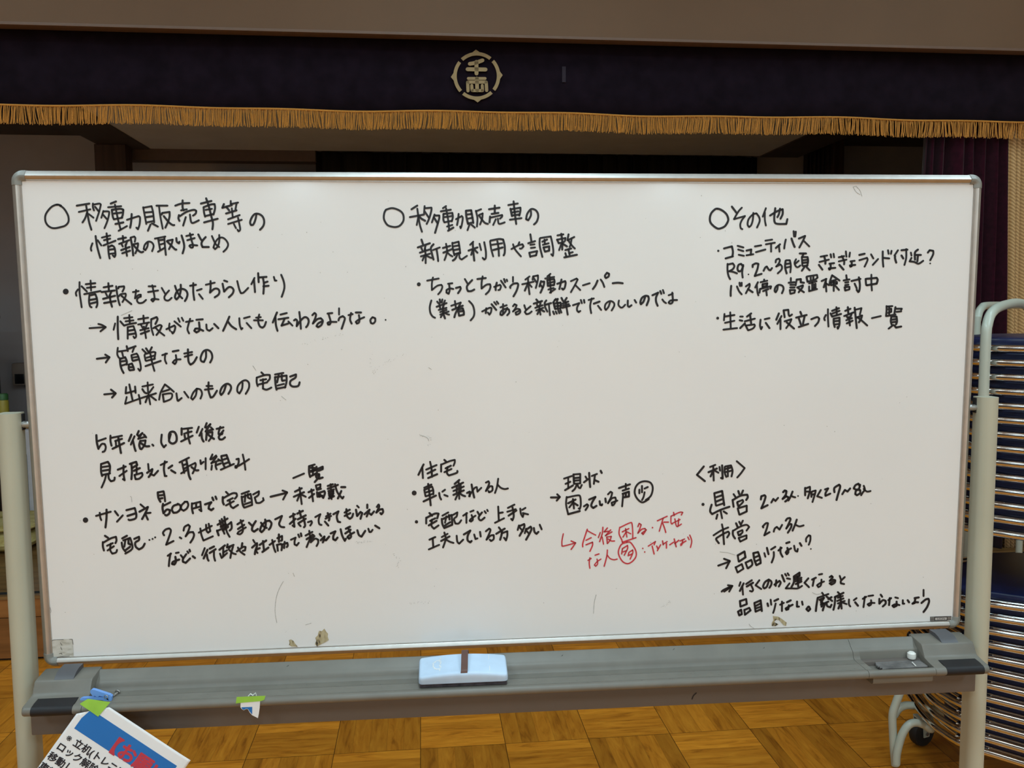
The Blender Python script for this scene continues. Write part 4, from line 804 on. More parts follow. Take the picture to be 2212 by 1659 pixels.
for sx in (-1, 1):
    for sy in (-1, 1):
        cx, cy, R_ = sx * (HW - 0.0195), sy * (HH - 0.0195), 0.0195
        path = [((cx - sx * 0.006, sy * HH), (0, -sy))]
        for k in range(9):
            a = math.pi / 2 * k / 8; d = (sx * math.sin(a), sy * math.cos(a)); path.append(((cx + d[0] * R_, cy + d[1] * R_), (-d[0], -d[1])))
        path.append(((sx * HW, cy - sy * 0.006), (-sx, 0)))
        vs, fs = [], []; n = len(CAPP)
        for (p, nr) in path:
            for w, d in CAPP: vs.append(Bp(p[0] + nr[0] * w, p[1] + nr[1] * w, d))
        for j in range(len(path) - 1):
            for i in range(n - 1): fs.append([j * n + i, j * n + i + 1, (j + 1) * n + i + 1, (j + 1) * n + i])
        fs += [list(range(n))[::-1], [(len(path) - 1) * n + i for i in range(n)]]
        mk('corner_cap', MB().add(vs, fs), M_capg, wb, angle=50)

# handwriting
M_ink = mat('black_marker_ink', (0.006, 0.0055, 0.009), 0.5, var=0.3, scale=90)
M_red = mat('red_marker_ink', (0.56, 0.040, 0.058), 0.5, var=0.15, scale=90)
M_smudge = mat('grey_marker_smudge', (0.42, 0.41, 0.39), 0.6, var=0.25, scale=300)
def bf(d): return lambda p: on_plane(p.x, p.y, P0 - BN * d, BN)
blocks = {}
for blk, x0, y0, sc, txt in INK:
    mb = blocks.setdefault(blk, MB()); k = 10.0 / sc
    w = {'red': 3.0, 'lower right': 4.5, 'lower left': 4.7, 'lower middle': 4.5, 'lower middle right': 4.5}.get(blk, 4.4)
    for s in re.split(r'[/\n]', txt.strip()):
        s = s.strip()
        if s[0] == '@':
            a, b, r = map(float, s[1:].split(',')); disc(mb, Vector((x0 + a * k, y0 + b * k)), r * k, bf(0.0005)); continue
        ribbon(mb, [Vector((x0 + float(q.split(',')[0]) * k, y0 + float(q.split(',')[1]) * k)) for q in s.split()], w * random.uniform(0.92, 1.08), bf(0.0005))
for blk, mb in blocks.items():
    o = mk('handwriting', mb, M_red if blk == 'red' else M_ink, wb, smooth=False, fix=False)
    if blk == 'red': o['label'] = 'red handwriting'
sm = MB()
for s in SMUDGE:
    if s[0] == ':':
        q = catmull([Vector(tuple(map(float, w_.split(',')))) for w_ in s[1:].split()], 8)
        for c in q:
            for _ in range(2):
                if random.random() < 0.6: disc(sm, c + Vector((random.uniform(-3, 3), random.uniform(-2.5, 2.5))), random.uniform(0.3, 0.8), bf(0.0004), 6)
        continue
    ribbon(sm, [Vector(tuple(map(float, q.split(',')))) for q in s.split()], 1.1, bf(0.0004))
for k in range(120):
    disc(sm, Vector((random.uniform(120, 2050), random.uniform(420, 1330))), random.uniform(0.35, 1.1), bf(0.0004), 7)
mk('smudge_marks', sm, M_smudge, wb, smooth=False, fix=False)['kind'] = 'stuff'
def patch(name, pts, m, d=0.0006, **k):
    f = bf(d); mb = MB().add([f(Vector(p)) for p in pts], [list(range(len(pts)))]); return mk(name, mb, m, wb, smooth=False, fix=False, **k)
M_res = chips('torn_tape_glue', (0.05, 0.035, 0.02), (0.40, 0.31, 0.17), (0.50, 0.42, 0.26), stretch=(3, 3, 1), scale=70)
patch('tape_residue', [(400 + x / 4.424, 1350 + y / 4.424) for x, y in ((1280, 55), (1305, 60), (1330, 35), (1346, 62), (1365, 85), (1362, 110), (1372, 145), (1340, 165), (1300, 185), (1262, 205), (1240, 185), (1252, 150), (1244, 122), (1268, 98), (1272, 75))], M_res)
patch('tape_residue', [(400 + x / 4.424, 1350 + y / 4.424) for x, y in ((990, 145), (1012, 138), (1038, 155), (1050, 178), (1078, 210), (1045, 206), (1018, 207), (992, 190), (998, 170))], M_res)
patch('tape_residue', [(1540 + x / 7.3733, 1210 + y / 7.3733) for x, y in ((955, 890), (1040, 900), (1105, 940), (1175, 995), (1165, 1050), (1128, 1035), (1085, 990), (1052, 955), (1005, 950), (975, 985), (1048, 1022), (995, 1052), (935, 1048), (938, 1000), (965, 955))], M_res)
patch('label_remnant', [(107, 1381), (120, 1381.5), (156, 1380), (158, 1400), (159, 1419), (140, 1422), (111, 1424), (109, 1400)], chips('old_label_glue', (0.44, 0.41, 0.35), (0.56, 0.53, 0.47), (0.62, 0.60, 0.55), stretch=(1, 1, 3), scale=60))
sm = MB()
for s in ('108,1400 109,1390 113,1384 121,1382 137,1381.5', '150,1381 156,1381 158,1392', '130,1388 134,1394', '131,1398 134,1404', '116,1420 150,1417', '112,1422 158,1419', '128,1412 133,1411 134,1414'): ribbon(sm, [Vector(tuple(map(float, q.split(',')))) for q in s.split()], 0.9, bf(0.0009))
mk('label_edge_dirt', sm, mat('dark_dirt', (0.06, 0.05, 0.04), 0.8), wb, smooth=False, fix=False)
LB = lambda x, y: (1740 + x / 6.703, 1210 + y / 6.703)
patch('maker_label', [LB(*p) for p in ((1805, 819), (2115, 811), (2112, 877), (1805, 885))], mat('label_black', (0.012, 0.011, 0.011), 0.4), 0.0006)
lt = MB(); f = bf(0.0009)
for q in (((1878, 832), (2046, 828), (2044, 864), (1878, 869)),): lt.add([f(Vector(LB(*p))) for p in q], [[0, 1, 2, 3]])
for x0, x1 in ((1808, 1868), (2056, 2112)):
    for y in (829, 849, 869): lt.add([f(Vector(LB(*p))) for p in ((x0, y - 4), (x1, y - 5), (x1, y + 2), (x0, y + 3))], [[0, 1, 2, 3]])
mk('label_plate', lt, mat('label_silver', (0.50, 0.46, 0.43), 0.4), wb, smooth=False, fix=False)
def text_mesh(body, size, weight=0.0):
    c = bpy.data.curves.new('t', 'FONT'); c.body = body; c.size = size; c.resolution_u = 4
    o = bpy.data.objects.new('t', c); COL.objects.link(o); bpy.context.view_layer.update()
    me = bpy.data.meshes.new_from_object(o.evaluated_get(bpy.context.evaluated_depsgraph_get()))
    out = ([v.co.copy() for v in me.vertices], [list(p.vertices) for p in me.polygons])
    bpy.data.objects.remove(o, do_unlink=True); bpy.data.curves.remove(c); bpy.data.meshes.remove(me)
    return out
vs, fs = text_mesh('LION', 1.0, 0.02)
wv = max(v.x for v in vs); f = bf(0.0012)
mk('maker_lettering', MB().add([f(Vector(LB(1905 + v.x / wv * 115, 862 - v.x / wv * 3 - v.y / 0.73 * 28))) for v in vs], fs), mat('label_black', (0.012, 0.011, 0.011), 0.4), wb, smooth=False, fix=False)

# stand: posts, pins, feet
def post(x0, x1, zt):
    cx, hw = (x0 + x1) / 2, (x1 - x0) / 2; poly = []
    for k in range(17):
        a = math.pi * (1 + k / 16); poly.append((cx + hw * math.cos(a), 1.592 + 0.019 * math.sin(a)))
    poly += [(x1, 1.612), (x1 - 0.003, 1.615), (x0 + 0.003, 1.615), (x0, 1.612)]
    mb = MB().prism(poly, lambda x, y, d: (x, y, d), 0.075, zt); return mb
for x0, x1, sg in ((-0.799, -0.763, 1), (1.061, 1.097, -1)):
    po = mk('post', post(x0, x1, 1.3645), M_post, wb, angle=30)
    xi = x1 if sg == 1 else x0
    mk('slot_plate', MB().box((min(xi - sg * 0.001, xi + sg * 0.0015), 1.600, 1.332), (max(xi - sg * 0.001, xi + sg * 0.0015), 1.6125, 1.362), 0.001), mat('dark_slot', (0.02, 0.02, 0.022), 0.6), po, smooth=False)
    mk('pivot_pin', MB().cyl((xi - sg * 0.004, 1.604, 1.3425), (xi + sg * 0.022, 1.604, 1.3425), 0.0062), mat('zinc_pin', (0.42, 0.42, 0.41), 0.35, metal=0.7), wb)
    ft = mk('foot', MB().box(((x0 + x1) / 2 - 0.02, 1.28, 0.068), ((x0 + x1) / 2 + 0.02, 1.92, 0.10), 0.006), M_post, wb)
    for yy in (1.31, 1.89):
        ca = mk('caster', MB().cyl(((x0 + x1) / 2 - 0.012, yy, 0.03), ((x0 + x1) / 2 + 0.012, yy, 0.03), 0.03, 20), M_darkg, ft)
        mk('caster_fork', MB().box(((x0 + x1) / 2 - 0.016, yy - 0.01, 0.03), ((x0 + x1) / 2 + 0.016, yy + 0.01, 0.070), 0.003), mat('zinc_pin', (0.42, 0.42, 0.41), 0.35, metal=0.7), ft)
# cross beam and tray
bmb = MB().box((-0.752, 1.548, 0.7805), (1.047, 1.5725, 0.852), 0.0025)
be = mk('cross_beam', bmb, M_beamg, wb)
mbk = MB(); ribbon(mbk, [Vector(p) for p in ((1495, 1510), (1498, 1503), (1504, 1497))], 2.6, lambda p: aty(p.x, p.y, 1.5474))
mk('marker_dash', mbk, M_ink, be, smooth=False, fix=False)
lipc = (1.5025, 0.8472)
def lip(r=0.0078, a0=-110, a1=200, n=12):     # round front edge, seen along x, from under side up over the front
    return [(lipc[0] + r * math.cos(math.radians(a)), lipc[1] + r * math.sin(math.radians(a))) for a in [(-70 - (k / n) * 200) for k in range(n + 1)]]
TOP = [(1.5065, 0.8542)]
grooves = []
yy = 1.511
while yy < 1.5345: grooves += [(yy, 0.8535), (yy + 0.0012, 0.8541), (yy + 0.0024, 0.8535)]; yy += 0.0034
back = [(1.541, 0.8533), (1.550, 0.8535), (1.5552, 0.8542), (1.5575, 0.8565), (1.5592, 0.8610), (1.5605, 0.8655), (1.5625, 0.8685), (1.5655, 0.8705), (1.570, 0.8735), (1.5805, 0.8838), (1.583, 0.8848), (1.586, 0.8840), (1.586, 0.880)]
def tray_poly(top):
    under = [(1.572, 0.868), (1.565, 0.862), (1.560, 0.853), (1.553, 0.8490), (1.511, 0.8490)]
    return lip() + top + back[-4:] + under
def yz(x, y, d): return (d, x, y)
full = lip() + TOP + grooves + back + [(1.572, 0.869), (1.5645, 0.862), (1.5615, 0.853), (1.556, 0.8500), (1.513, 0.8495), (1.507, 0.842)]
def ext(poly, x0, x1):
    n = len(poly); vs = [(x, a, b) for x in (x0, x1) for a, b in poly]
    fs = [[i, (i + 1) % n, n + (i + 1) % n, n + i] for i in range(n)]
    mb = MB().add(vs, fs); mb.f.append(list(range(n))[::-1]); mb.f.append(list(range(n, 2 * n))); return mb
try_ = mk('tray', ext(full, -0.64, 0.798), M_tray, wb, angle=35)
rs = random.Random(11); sk = MB()
for k in range(70):
    c = Vector((rs.uniform(-0.62, 0.78), rs.choice((rs.uniform(1.512, 1.550), rs.uniform(1.5015, 1.506)))))
    zz = 0.8545 if c.y > 1.507 else 0.8472 + math.sqrt(max(0, 0.0078 ** 2 - (c.y - 1.5025) ** 2)) + 0.0003
    l, a, r = rs.uniform(0.0005, 0.0022), rs.uniform(0, 3.14), rs.uniform(0.0003, 0.0007)
    d = Vector((math.cos(a) * l, math.sin(a) * l * 0.4)); n_ = Vector((-d.y, d.x)).normalized() * r
    sk.add([(q.x, q.y, zz) for q in (c - d, c + n_, c + d, c - n_)], [[0, 1, 2, 3]])
for x, y in ((0.22, 1.5735), (0.44, 1.5760), (0.62, 1.5725), (-0.30, 1.5748)):
    sk.add([(x, y, 0.8735 + (y - 1.570) * 0.981 + 0.0006), (x + 0.004, y + 0.001, 0.8735 + (y - 1.569) * 0.981 + 0.0006), (x + 0.005, y + 0.0025, 0.8735 + (y - 1.5675) * 0.981 + 0.0006)], [[0, 1, 2]])
mk('scuffs', sk, mat('dark_scuff', (0.03, 0.028, 0.026), 0.6), try_, smooth=False, fix=False)['kind'] = 'stuff'
pen = lip() + [(1.5095, 0.8520), (1.5105, 0.8450), (1.513, 0.8430), (1.557, 0.8430), (1.5595, 0.8450), (1.5608, 0.8655), (1.5625, 0.8685), (1.5655, 0.8705), (1.570, 0.8735), (1.5805, 0.8838), (1.583, 0.8848), (1.586, 0.8840), (1.586, 0.880), (1.572, 0.869), (1.566, 0.862), (1.5640, 0.8265), (1.561, 0.8240), (1.511, 0.8240), (1.507, 0.8260), (1.5055, 0.8300), (1.5055, 0.842)]
pb = mk('pen_tray', ext(pen, 0.812, 0.931), M_tray, wb, angle=35)
mk('pen_tray_wall', ext(full, 0.7988, 0.812), M_tray, pb, angle=35)
# moulded end caps
endp = lip(0.0082) + [(1.5075, 0.8555), (1.520, 0.8575), (1.530, 0.8597), (1.5345, 0.8617), (1.5375, 0.8650), (1.5425, 0.8735), (1.5470, 0.8800), (1.5490, 0.8822), (1.5520, 0.8833), (1.592, 0.8865), (1.596, 0.8850), (1.596, 0.846), (1.513, 0.8450), (1.507, 0.842)]
for x0, x1, xi in ((-0.742, -0.640, 1), (0.931, 1.040, -1)):
    mb = MB(); n = len(endp); xs = [x0, x0 + 0.0012, x0 + 0.004, x1 - 0.004, x1 - 0.0012, x1]; ins = [0.004, 0.0012, 0, 0, 0.0012, 0.004]
    cy, cz = 1.55, 0.862
    vs = []
    for x, k in zip(xs, ins):
        for a, b in endp:
            dx, dz = cy - a, cz - b; l = math.hypot(dx, dz) or 1; vs.append((x, a + dx / l * k, b + dz / l * k))
    fs = [[j * n + i, j * n + (i + 1) % n, (j + 1) * n + (i + 1) % n, (j + 1) * n + i] for j in range(5) for i in range(n)]
    fs += [list(range(n))[::-1], [5 * n + i for i in range(n)]]
    ec = mk('tray_end_cap', mb.add(vs, fs), M_tray, wb, angle=35)
    pa, pz = (x0 + 0.016, x1 - 0.016) if xi == 1 else (x0 + 0.022, x1 - 0.012)
    pad = [(lipc[0] + 0.0090 * math.cos(math.radians(a)), lipc[1] + 0.0090 * math.sin(math.radians(a))) for a in [(-75 - k * 200 / 12) for k in range(13)]] + [(1.510, 0.8578), (1.5255, 0.8592), (1.5255, 0.8575), (1.512, 0.853), (1.507, 0.842)]
    mk('hand_pad', ext(pad, pa, pz), M_darkg, ec, angle=35)
    la = (x0 + x1) / 2 + (0.000 if xi == 1 else 0.006)
    mk('latch', ext([(1.5495, 0.8825), (1.553, 0.8855), (1.562, 0.8905), (1.574, 0.8935), (1.594, 0.8935), (1.594, 0.8830), (1.56, 0.8812)], la - 0.017, la + 0.017), M_latch, ec, angle=35)

# ------------------------------------------------------------------ things on the tray
er = thing('board_eraser', 'pale blue whiteboard eraser with brown strap on the middle of the tray', 'eraser', (0.031, 1.532, 0.854))
ex0, ex1, ey0, ey1 = -0.051, 0.113, 1.5105, 1.5725
TA = math.radians(14)                            # its back edge rests on the slope of the tray
def tl_(p): y, z = p[1] - 1.5105, p[2] - 0.8546; return Vector((p[0], 1.5105 + y * math.cos(TA) - z * math.sin(TA), 0.8546 + y * math.sin(TA) + z * math.cos(TA)))
def er_top(a): return 0.0135 + 0.0072 * (1 - (2 * a - 1) ** 2)      # arched along its length
def rrect(x0, x1, y0, y1, r, n=4):
    o = []
    for cx, cy, a0 in ((x1 - r, y1 - r, 0), (x0 + r, y1 - r, 90), (x0 + r, y0 + r, 180), (x1 - r, y0 + r, 270)):
        for k in range(n + 1):
            a = math.radians(a0 + 90 * k / n); o.append((cx + r * math.cos(a), cy + r * math.sin(a)))
    return o
FZ = 0.8546 + 0.0078
prof = [(0.0, 0.0), (0.0, 0.45), (0.0004, 0.72), (0.0016, 0.90), (0.0042, 0.985), (0.008, 1.0)]
NU = 40; vs, fs = [], []
for i in range(NU + 1):
    a = 0.5 - 0.5 * math.cos(math.pi * i / NU); x = ex0 + (ex1 - ex0) * a; h = er_top(a)
    e = min(a, 1 - a) * (ex1 - ex0); q = 1 - min(1, e / 0.007)
    inset = 0.007 * (1 - math.sqrt(max(0, 1 - q * q))); drop = 0.006 * (1 - math.sqrt(max(0, 1 - (1 - min(1, e / 0.004)) ** 2)))
    ring = [tl_((x, ey0 + inset + w, FZ + (h - drop) * k)) for w, k in prof] + [tl_((x, ey1 - inset - w, FZ + (h - drop) * k)) for w, k in prof[::-1]]
    vs += ring
n = 2 * len(prof)
for i in range(NU):
    for k in range(n): fs.append([i * n + k, i * n + (k + 1) % n, (i + 1) * n + (k + 1) % n, (i + 1) * n + k])
fs += [list(range(n))[::-1], [NU * n + k for k in range(n)]]
M_ble = mat('pale_blue_plastic', (0.52, 0.66, 0.84), 0.42, var=0.10, scale=18)
ebody = mk('body', MB().add(vs, fs), M_ble, er, angle=60)
mb = MB()
for k in range(4): mb.box((ex0 + 0.002 + 0.001 * (k % 2), ey0 + 0.0005 - 0.001 * (k % 2), 0.8548 + k * 0.0020), (ex1 - 0.002 - 0.001 * (k % 2), ey1 - 0.001, 0.8566 + k * 0.0020), 0.0006)
mb.v = [tl_(v) for v in mb.v]
mk('felt_pad', mb, mat('dirty_felt', (0.060, 0.047, 0.055), 0.9, var=0.5, scale=90), er)
mx = 0.0345; zt = FZ + er_top((mx - ex0) / (ex1 - ex0))
sp_ = [(ey0 + 0.0025, zt - 0.001), (ey0 + 0.006, zt + 0.0020), (ey0 + 0.018, zt + 0.0036), (ey0 + 0.034, zt + 0.0058), (ey0 + 0.048, zt + 0.0080), (ey0 + 0.0565, zt + 0.0078), (ey0 + 0.0605, zt + 0.0040), (ey0 + 0.0610, zt - 0.002)]
sp_ = [(p.x, p.y) for p in smooth_path([(a, b, 0) for a, b in sp_], 5)]
vs, fs = [], []
for i, (a, b) in enumerate(sp_):
    sh = -0.0025 + 0.005 * i / len(sp_)
    vs += [tl_(q) for q in ((mx + sh - 0.0062, a, b), (mx + sh + 0.0062, a, b), (mx + sh + 0.0062, a, b + 0.0013), (mx + sh - 0.0062, a, b + 0.0013))]
for i in range(len(sp_) - 1):
    for k in range(4): fs.append([i * 4 + k, i * 4 + (k + 1) % 4, (i + 1) * 4 + (k + 1) % 4, (i + 1) * 4 + k])
fs += [[3, 2, 1, 0], [(len(sp_) - 1) * 4 + k for k in range(4)]]
mk('strap', MB().add(vs, fs), mat('brown_vinyl', (0.115, 0.050, 0.038), 0.5, var=0.1), er, angle=40)
# worn white print on the eraser
wm = MB()
def ep(u, v): return tl_((u, v, FZ + er_top((u - ex0) / (ex1 - ex0)) + 0.0004))
for k in range(40):
    a = math.radians(90 + k * 4.6); c = Vector((-0.0125, 1.541)); rr = 0.0125 + random.uniform(-0.0016, 0.0016)
    disc(wm, c + Vector((math.cos(a) * rr, math.sin(a) * rr)), random.uniform(0.0005, 0.0013), lambda p: ep(p.x, p.y), 6)
for k in range(46): disc(wm, Vector((-0.0125 + random.uniform(-0.001, 0.003), 1.524 + k * 0.00085)), random.uniform(0.0004, 0.0013), lambda p: ep(p.x, p.y), 6)
for y0, y1 in ((1.519, 1.532), (1.552, 1.566)): ribbon(wm, [Vector((0.0795, y0)), Vector((0.0800, y1))], 0.0010, lambda p: ep(p.x, p.y))
mk('worn_print', wm, mat('worn_white_print', (0.82, 0.82, 0.80), 0.7), ebody, smooth=False, fix=False)['kind'] = 'stuff'

# blue clothes peg, screw
def tq(u, v, y): return aty(u, v, y)
pg = thing('clothes_peg', 'light blue plastic clothes peg on the left end of the tray', 'clothes peg', tuple(tq(210, 1507, 1.52)))
M_peg = mat('light_blue_plastic', (0.17, 0.36, 0.80), 0.4, var=0.05)
C1 = lambda x, y: (x / 4.916, 1350 + y / 4.916)
def peg_arm(outl, name):
    q = [aty(*C1(x, y), 1.520) for x, y in outl]
    mk(name, MB().prism([(p.x, p.z) for p in q], lambda x, y, d: (x, 1.520 + d, y), -0.0035, 0.0035), M_peg, pg, smooth=False)
peg_arm([(968, 712), (966, 690), (985, 677), (1015, 683), (1175, 735), (1195, 752), (1190, 800), (1175, 812), (1155, 790), (1100, 752), (1065, 745), (1040, 762), (1020, 745), (990, 745)], 'upper_arm')
peg_arm([(862, 790), (858, 778), (880, 768), (1040, 758), (1130, 762), (1158, 775), (1162, 800), (1120, 800), (1090, 790), (1000, 785), (880, 805)], 'lower_arm')
ps = aty(*C1(1120, 770), 1.513)
mk('spring', MB().tube([(ps.x + 0.0035 * math.cos(k * 0.6), 1.514 + 0.0003 * k, ps.z + 0.0035 * math.sin(k * 0.6)) for k in range(40)], 0.0007, 6), mat('zinc_pin', (0.42, 0.42, 0.41), 0.35, metal=0.7), pg)
sa, sb = aty(*C1(1195, 760), 1.530), aty(*C1(1245, 722), 1.545)
sc = thing('screw', 'short steel screw lying beside the blue peg on the tray', 'screw', tuple(sb))
M_steel = mat('dull_steel', (0.30, 0.28, 0.26), 0.4, metal=0.8, var=0.15)
ax_ = (sb - sa).normalized()
mk('shank', MB().cyl(sa, sb, 0.0021, 10), M_steel, sc)
side = ax_.cross(Vector((0, 0, 1))).normalized(); up_ = side.cross(ax_)
mk('thread', MB().tube([sa + (sb - sa) * (k / 60) + (side * math.cos(k * 0.63) + up_ * math.sin(k * 0.63)) * 0.0023 for k in range(58)], 0.0005, 5), M_steel, sc)
mk('head', MB().tube([sb, sb + ax_ * 0.0012, sb + ax_ * 0.003, sb + ax_ * 0.0042], 0.005, 14, rad=[0.0045, 0.0056, 0.0050, 0.0025]), M_steel, sc)

# pens etc. in the pen tray
st_ = thing('ribbed_strip', 'flat grey ribbed magnetic strip lying in the pen tray at the right', 'magnet strip', (0.888, 1.535, 0.8431))
mb = MB()
xl = aty(1893, 1430, 1.535).x; xr = aty(2012, 1430, 1.535).x
for k in range(6): mb.tube([(xl + 0.002 * abs(k - 2.5), 1.522 + k * 0.0052, 0.8478), (xl + 0.05, 1.522 + k * 0.0052, 0.8486), (0.929, 1.522 + k * 0.0052, 0.8490)], 0.0023, 8)
mk('ribs', mb, mat('grey_vinyl', (0.14, 0.13, 0.125), 0.45, var=0.45, scale=40), st_)
mk('core', MB().box((xl + 0.006, 1.522, 0.8431), (0.928, 1.548, 0.8478), 0.0005), mat('dark_grey_vinyl', (0.014, 0.013, 0.018), 0.5), st_)
wc = aty(1968, 1420, 1.553)
wk = mk('white_magnet', lathe(MB(), (wc.x, 1.5515, 0.8520), [(0.0045, 0), (0.0078, 0.002), (0.0085, 0.006), (0.0080, 0.012), (0.005, 0.0145)], 14), mat('white_plastic', (0.80, 0.78, 0.74), 0.35), None)
tag(recentre(wk), 'small white knob magnet behind the grey strip in the pen tray', 'magnet')
k0, k1 = aty(1970, 1430, 1.535), aty(1978, 1436, 1.520)
sw = mk('white_stick', MB().tube([(k0.x, 1.534, 0.8530), (k1.x, 1.5190, 0.8520)], 0.0011, 8), mat('white_plastic', (0.80, 0.78, 0.74), 0.35), None)
tag(recentre(sw), 'tiny white stick lying across the grey strip in the pen tray', 'stick')

# torn paper scrap with green tape on the tray lip
C2 = lambda x, y: (400 + x / 4.424, 1350 + y / 4.424)
M_tape = mat('lime_green_tape', (0.30, 0.58, 0.065), 0.45, var=0.10, scale=40)
M_paper = mat('white_paper', (0.80, 0.79, 0.80), 0.75, var=0.02, scale=8)
M_pblue = mat('printed_blue', (0.008, 0.15, 0.47), 0.6, var=0.04, scale=10)
def sheet(name, pts, y, m, parent, t=0.0002, tilt=0.0, zr=0.85):
    q = [aty(u, v, y) for u, v in pts]
    return mk(name, MB().prism([(p.x, p.z) for p in q], lambda x, z, d: (x, y - d - tilt * (zr - z), z), 0.0, t), m, parent, smooth=False)
sr = thing('paper_scrap', 'torn corner of a blue and white notice taped to the middle-left tray edge', 'paper scrap', tuple(aty(542, 1540, 1.4935)))
sheet('paper', [C2(*p) for p in ((545, 690), (712, 688), (716, 730), (712, 790), (704, 850), (695, 890), (672, 878), (640, 862), (618, 838), (600, 806), (582, 803), (560, 815), (540, 803), (528, 785), (530, 745))], 1.4935, M_paper, sr)
sheet('printed_corner', [C2(*p) for p in ((537, 787), (641, 783), (640, 855), (618, 830), (600, 802), (580, 800), (560, 812), (545, 803))], 1.4932, M_pblue, sr)
sheet('green_tape', [C2(*p) for p in ((492, 688), (768, 676), (756, 716), (720, 728), (548, 742), (484, 750))], 1.4929, M_tape, sr)
tv = aty(*C2(625, 672), 1.506)
mk('tape_crumple', MB().tube([(tv.x - 0.004, 1.506, 0.8560), (tv.x, 1.5065, 0.8600), (tv.x + 0.004, 1.506, 0.8570), (tv.x + 0.009, 1.506, 0.8615), (tv.x + 0.010, 1.506, 0.8565)], 0.0012, 6), mat('clear_tape', (0.70, 0.72, 0.66), 0.25), sr)

# the notice hanging from its corner
nt_ = thing('paper_notice', 'white notice with blue heading and red characters hanging crooked from the tray corner', 'notice', tuple(aty(195, 1500, 1.4925)))
NY = 1.4915; TL = 0.12
nq = lambda u, v, d=0.0: (lambda p: Vector((p.x, NY - d, p.z)))(aty(u, v, NY))
def npt(u, v, d=0.0):                      # the sheet leans a little towards the room at its lower end
    d_ = ray(u, v); n = Vector((0, 1, -TL)).normalized(); return on_plane(u, v, Vector((0, NY, 0.866)) - n * d, n)
tl = npt(195, 1500); ex_ = (npt(410, 1642) - tl); ex_.normalize()
nn_ = Vector((0, 1, -TL)).normalized(); ey_ = nn_.cross(ex_).normalized()
if ey_.z > 0: ey_ = -ey_
def NP(a, b, d=0.0):                       # a along the heading, b down the sheet, metres
    bend = 0.02 * max(0, a - 0.17) ** 2 * 40
    c_ = max(0.0, 0.040 - a - b) / 2; a += c_; b += c_          # the corner is folded away under the tape
    return tl + ex_ * a + ey_ * b - nn_ * (d - bend)
def nuv(u, v):
    p = npt(u, v) - tl; return p.dot(ex_), p.dot(ey_)
print('NOTICE heading', nuv(192, 1529), nuv(157, 1571), nuv(392, 1659), nuv(172, 1525), nuv(50, 1659), nuv(430, 1659), nuv(237, 1527))
W_, H_ = 0.210, 0.297
mb = MB().grid(lambda a, b: NP(W_ * a, H_ * b), 48, 60)
mk('sheet', mb, M_paper, nt_, solid=0.00025, angle=180)
h0, h1 = nuv(192, 1529), nuv(157, 1571)
ha, hb0, hb1 = h0[0] , h0[1], h1[1]
mb = MB().grid(lambda a, b: NP(ha + (W_ - 0.014 - ha) * a, hb0 + (hb1 - hb0) * b, 0.0004), 16, 2)
mk('heading_band', mb, M_pblue, nt_, fix=False, angle=180)
def ntext(name, body, a, b, size, m, weight, d=0.0007, track=1.0, sx=1.0):
    vs, fs = text_mesh(body, size, weight); mb = MB()
    for k in range(8 if weight else 1):
        dx, dy = (weight * math.cos(k * math.pi / 4), weight * math.sin(k * math.pi / 4)) if weight else (0, 0)
        mb.add([NP(a + v.x * sx + dx, b - v.y + dy, d + k * 0.00001) for v in vs], fs)
    mk(name, mb, m, nt_, smooth=False, fix=False)
M_pred = mat('printed_red', (0.50, 0.035, 0.06), 0.6); M_pblk = mat('printed_black', (0.012, 0.010, 0.018), 0.6)
a1, b1 = nuv(233, 1618)
ntext('heading_text', '【お願い】', a1 - 0.0165, b1 + 0.0, 0.0325, M_pred, 0.0012)
for k, (s, uv) in enumerate((('※立机(トレニア)の', (140, 1597)), ('ロック解除を確認し', (120, 1615)), ('移動してください。', (101, 1636)), ('車輪に注意', (82, 1658)))):
    a2, b2 = nuv(*uv)
    if s[0] == '※': ntext('body_text', s[0], a2, b2, 0.0166, M_pblk, 0.00012); s = s[1:]; a2 += 0.0160
    ntext('body_text', s, a2, b2, 0.0166, M_pblk, 0.00045)
tp = [nuv(*C1(*p)) for p in ((848, 836), (935, 782), (1175, 818), (1045, 972))]
mk('green_tape', MB().add([tl + ex_ * a + ey_ * b - nn_ * 0.0012 for a, b in tp] + [tl + ex_ * a + ey_ * b - nn_ * 0.0009 for a, b in tp], [[0, 1, 2, 3], [7, 6, 5, 4], [0, 4, 5, 1], [1, 5, 6, 2], [2, 6, 7, 3], [3, 7, 4, 0]]), M_tape, nt_, smooth=False)
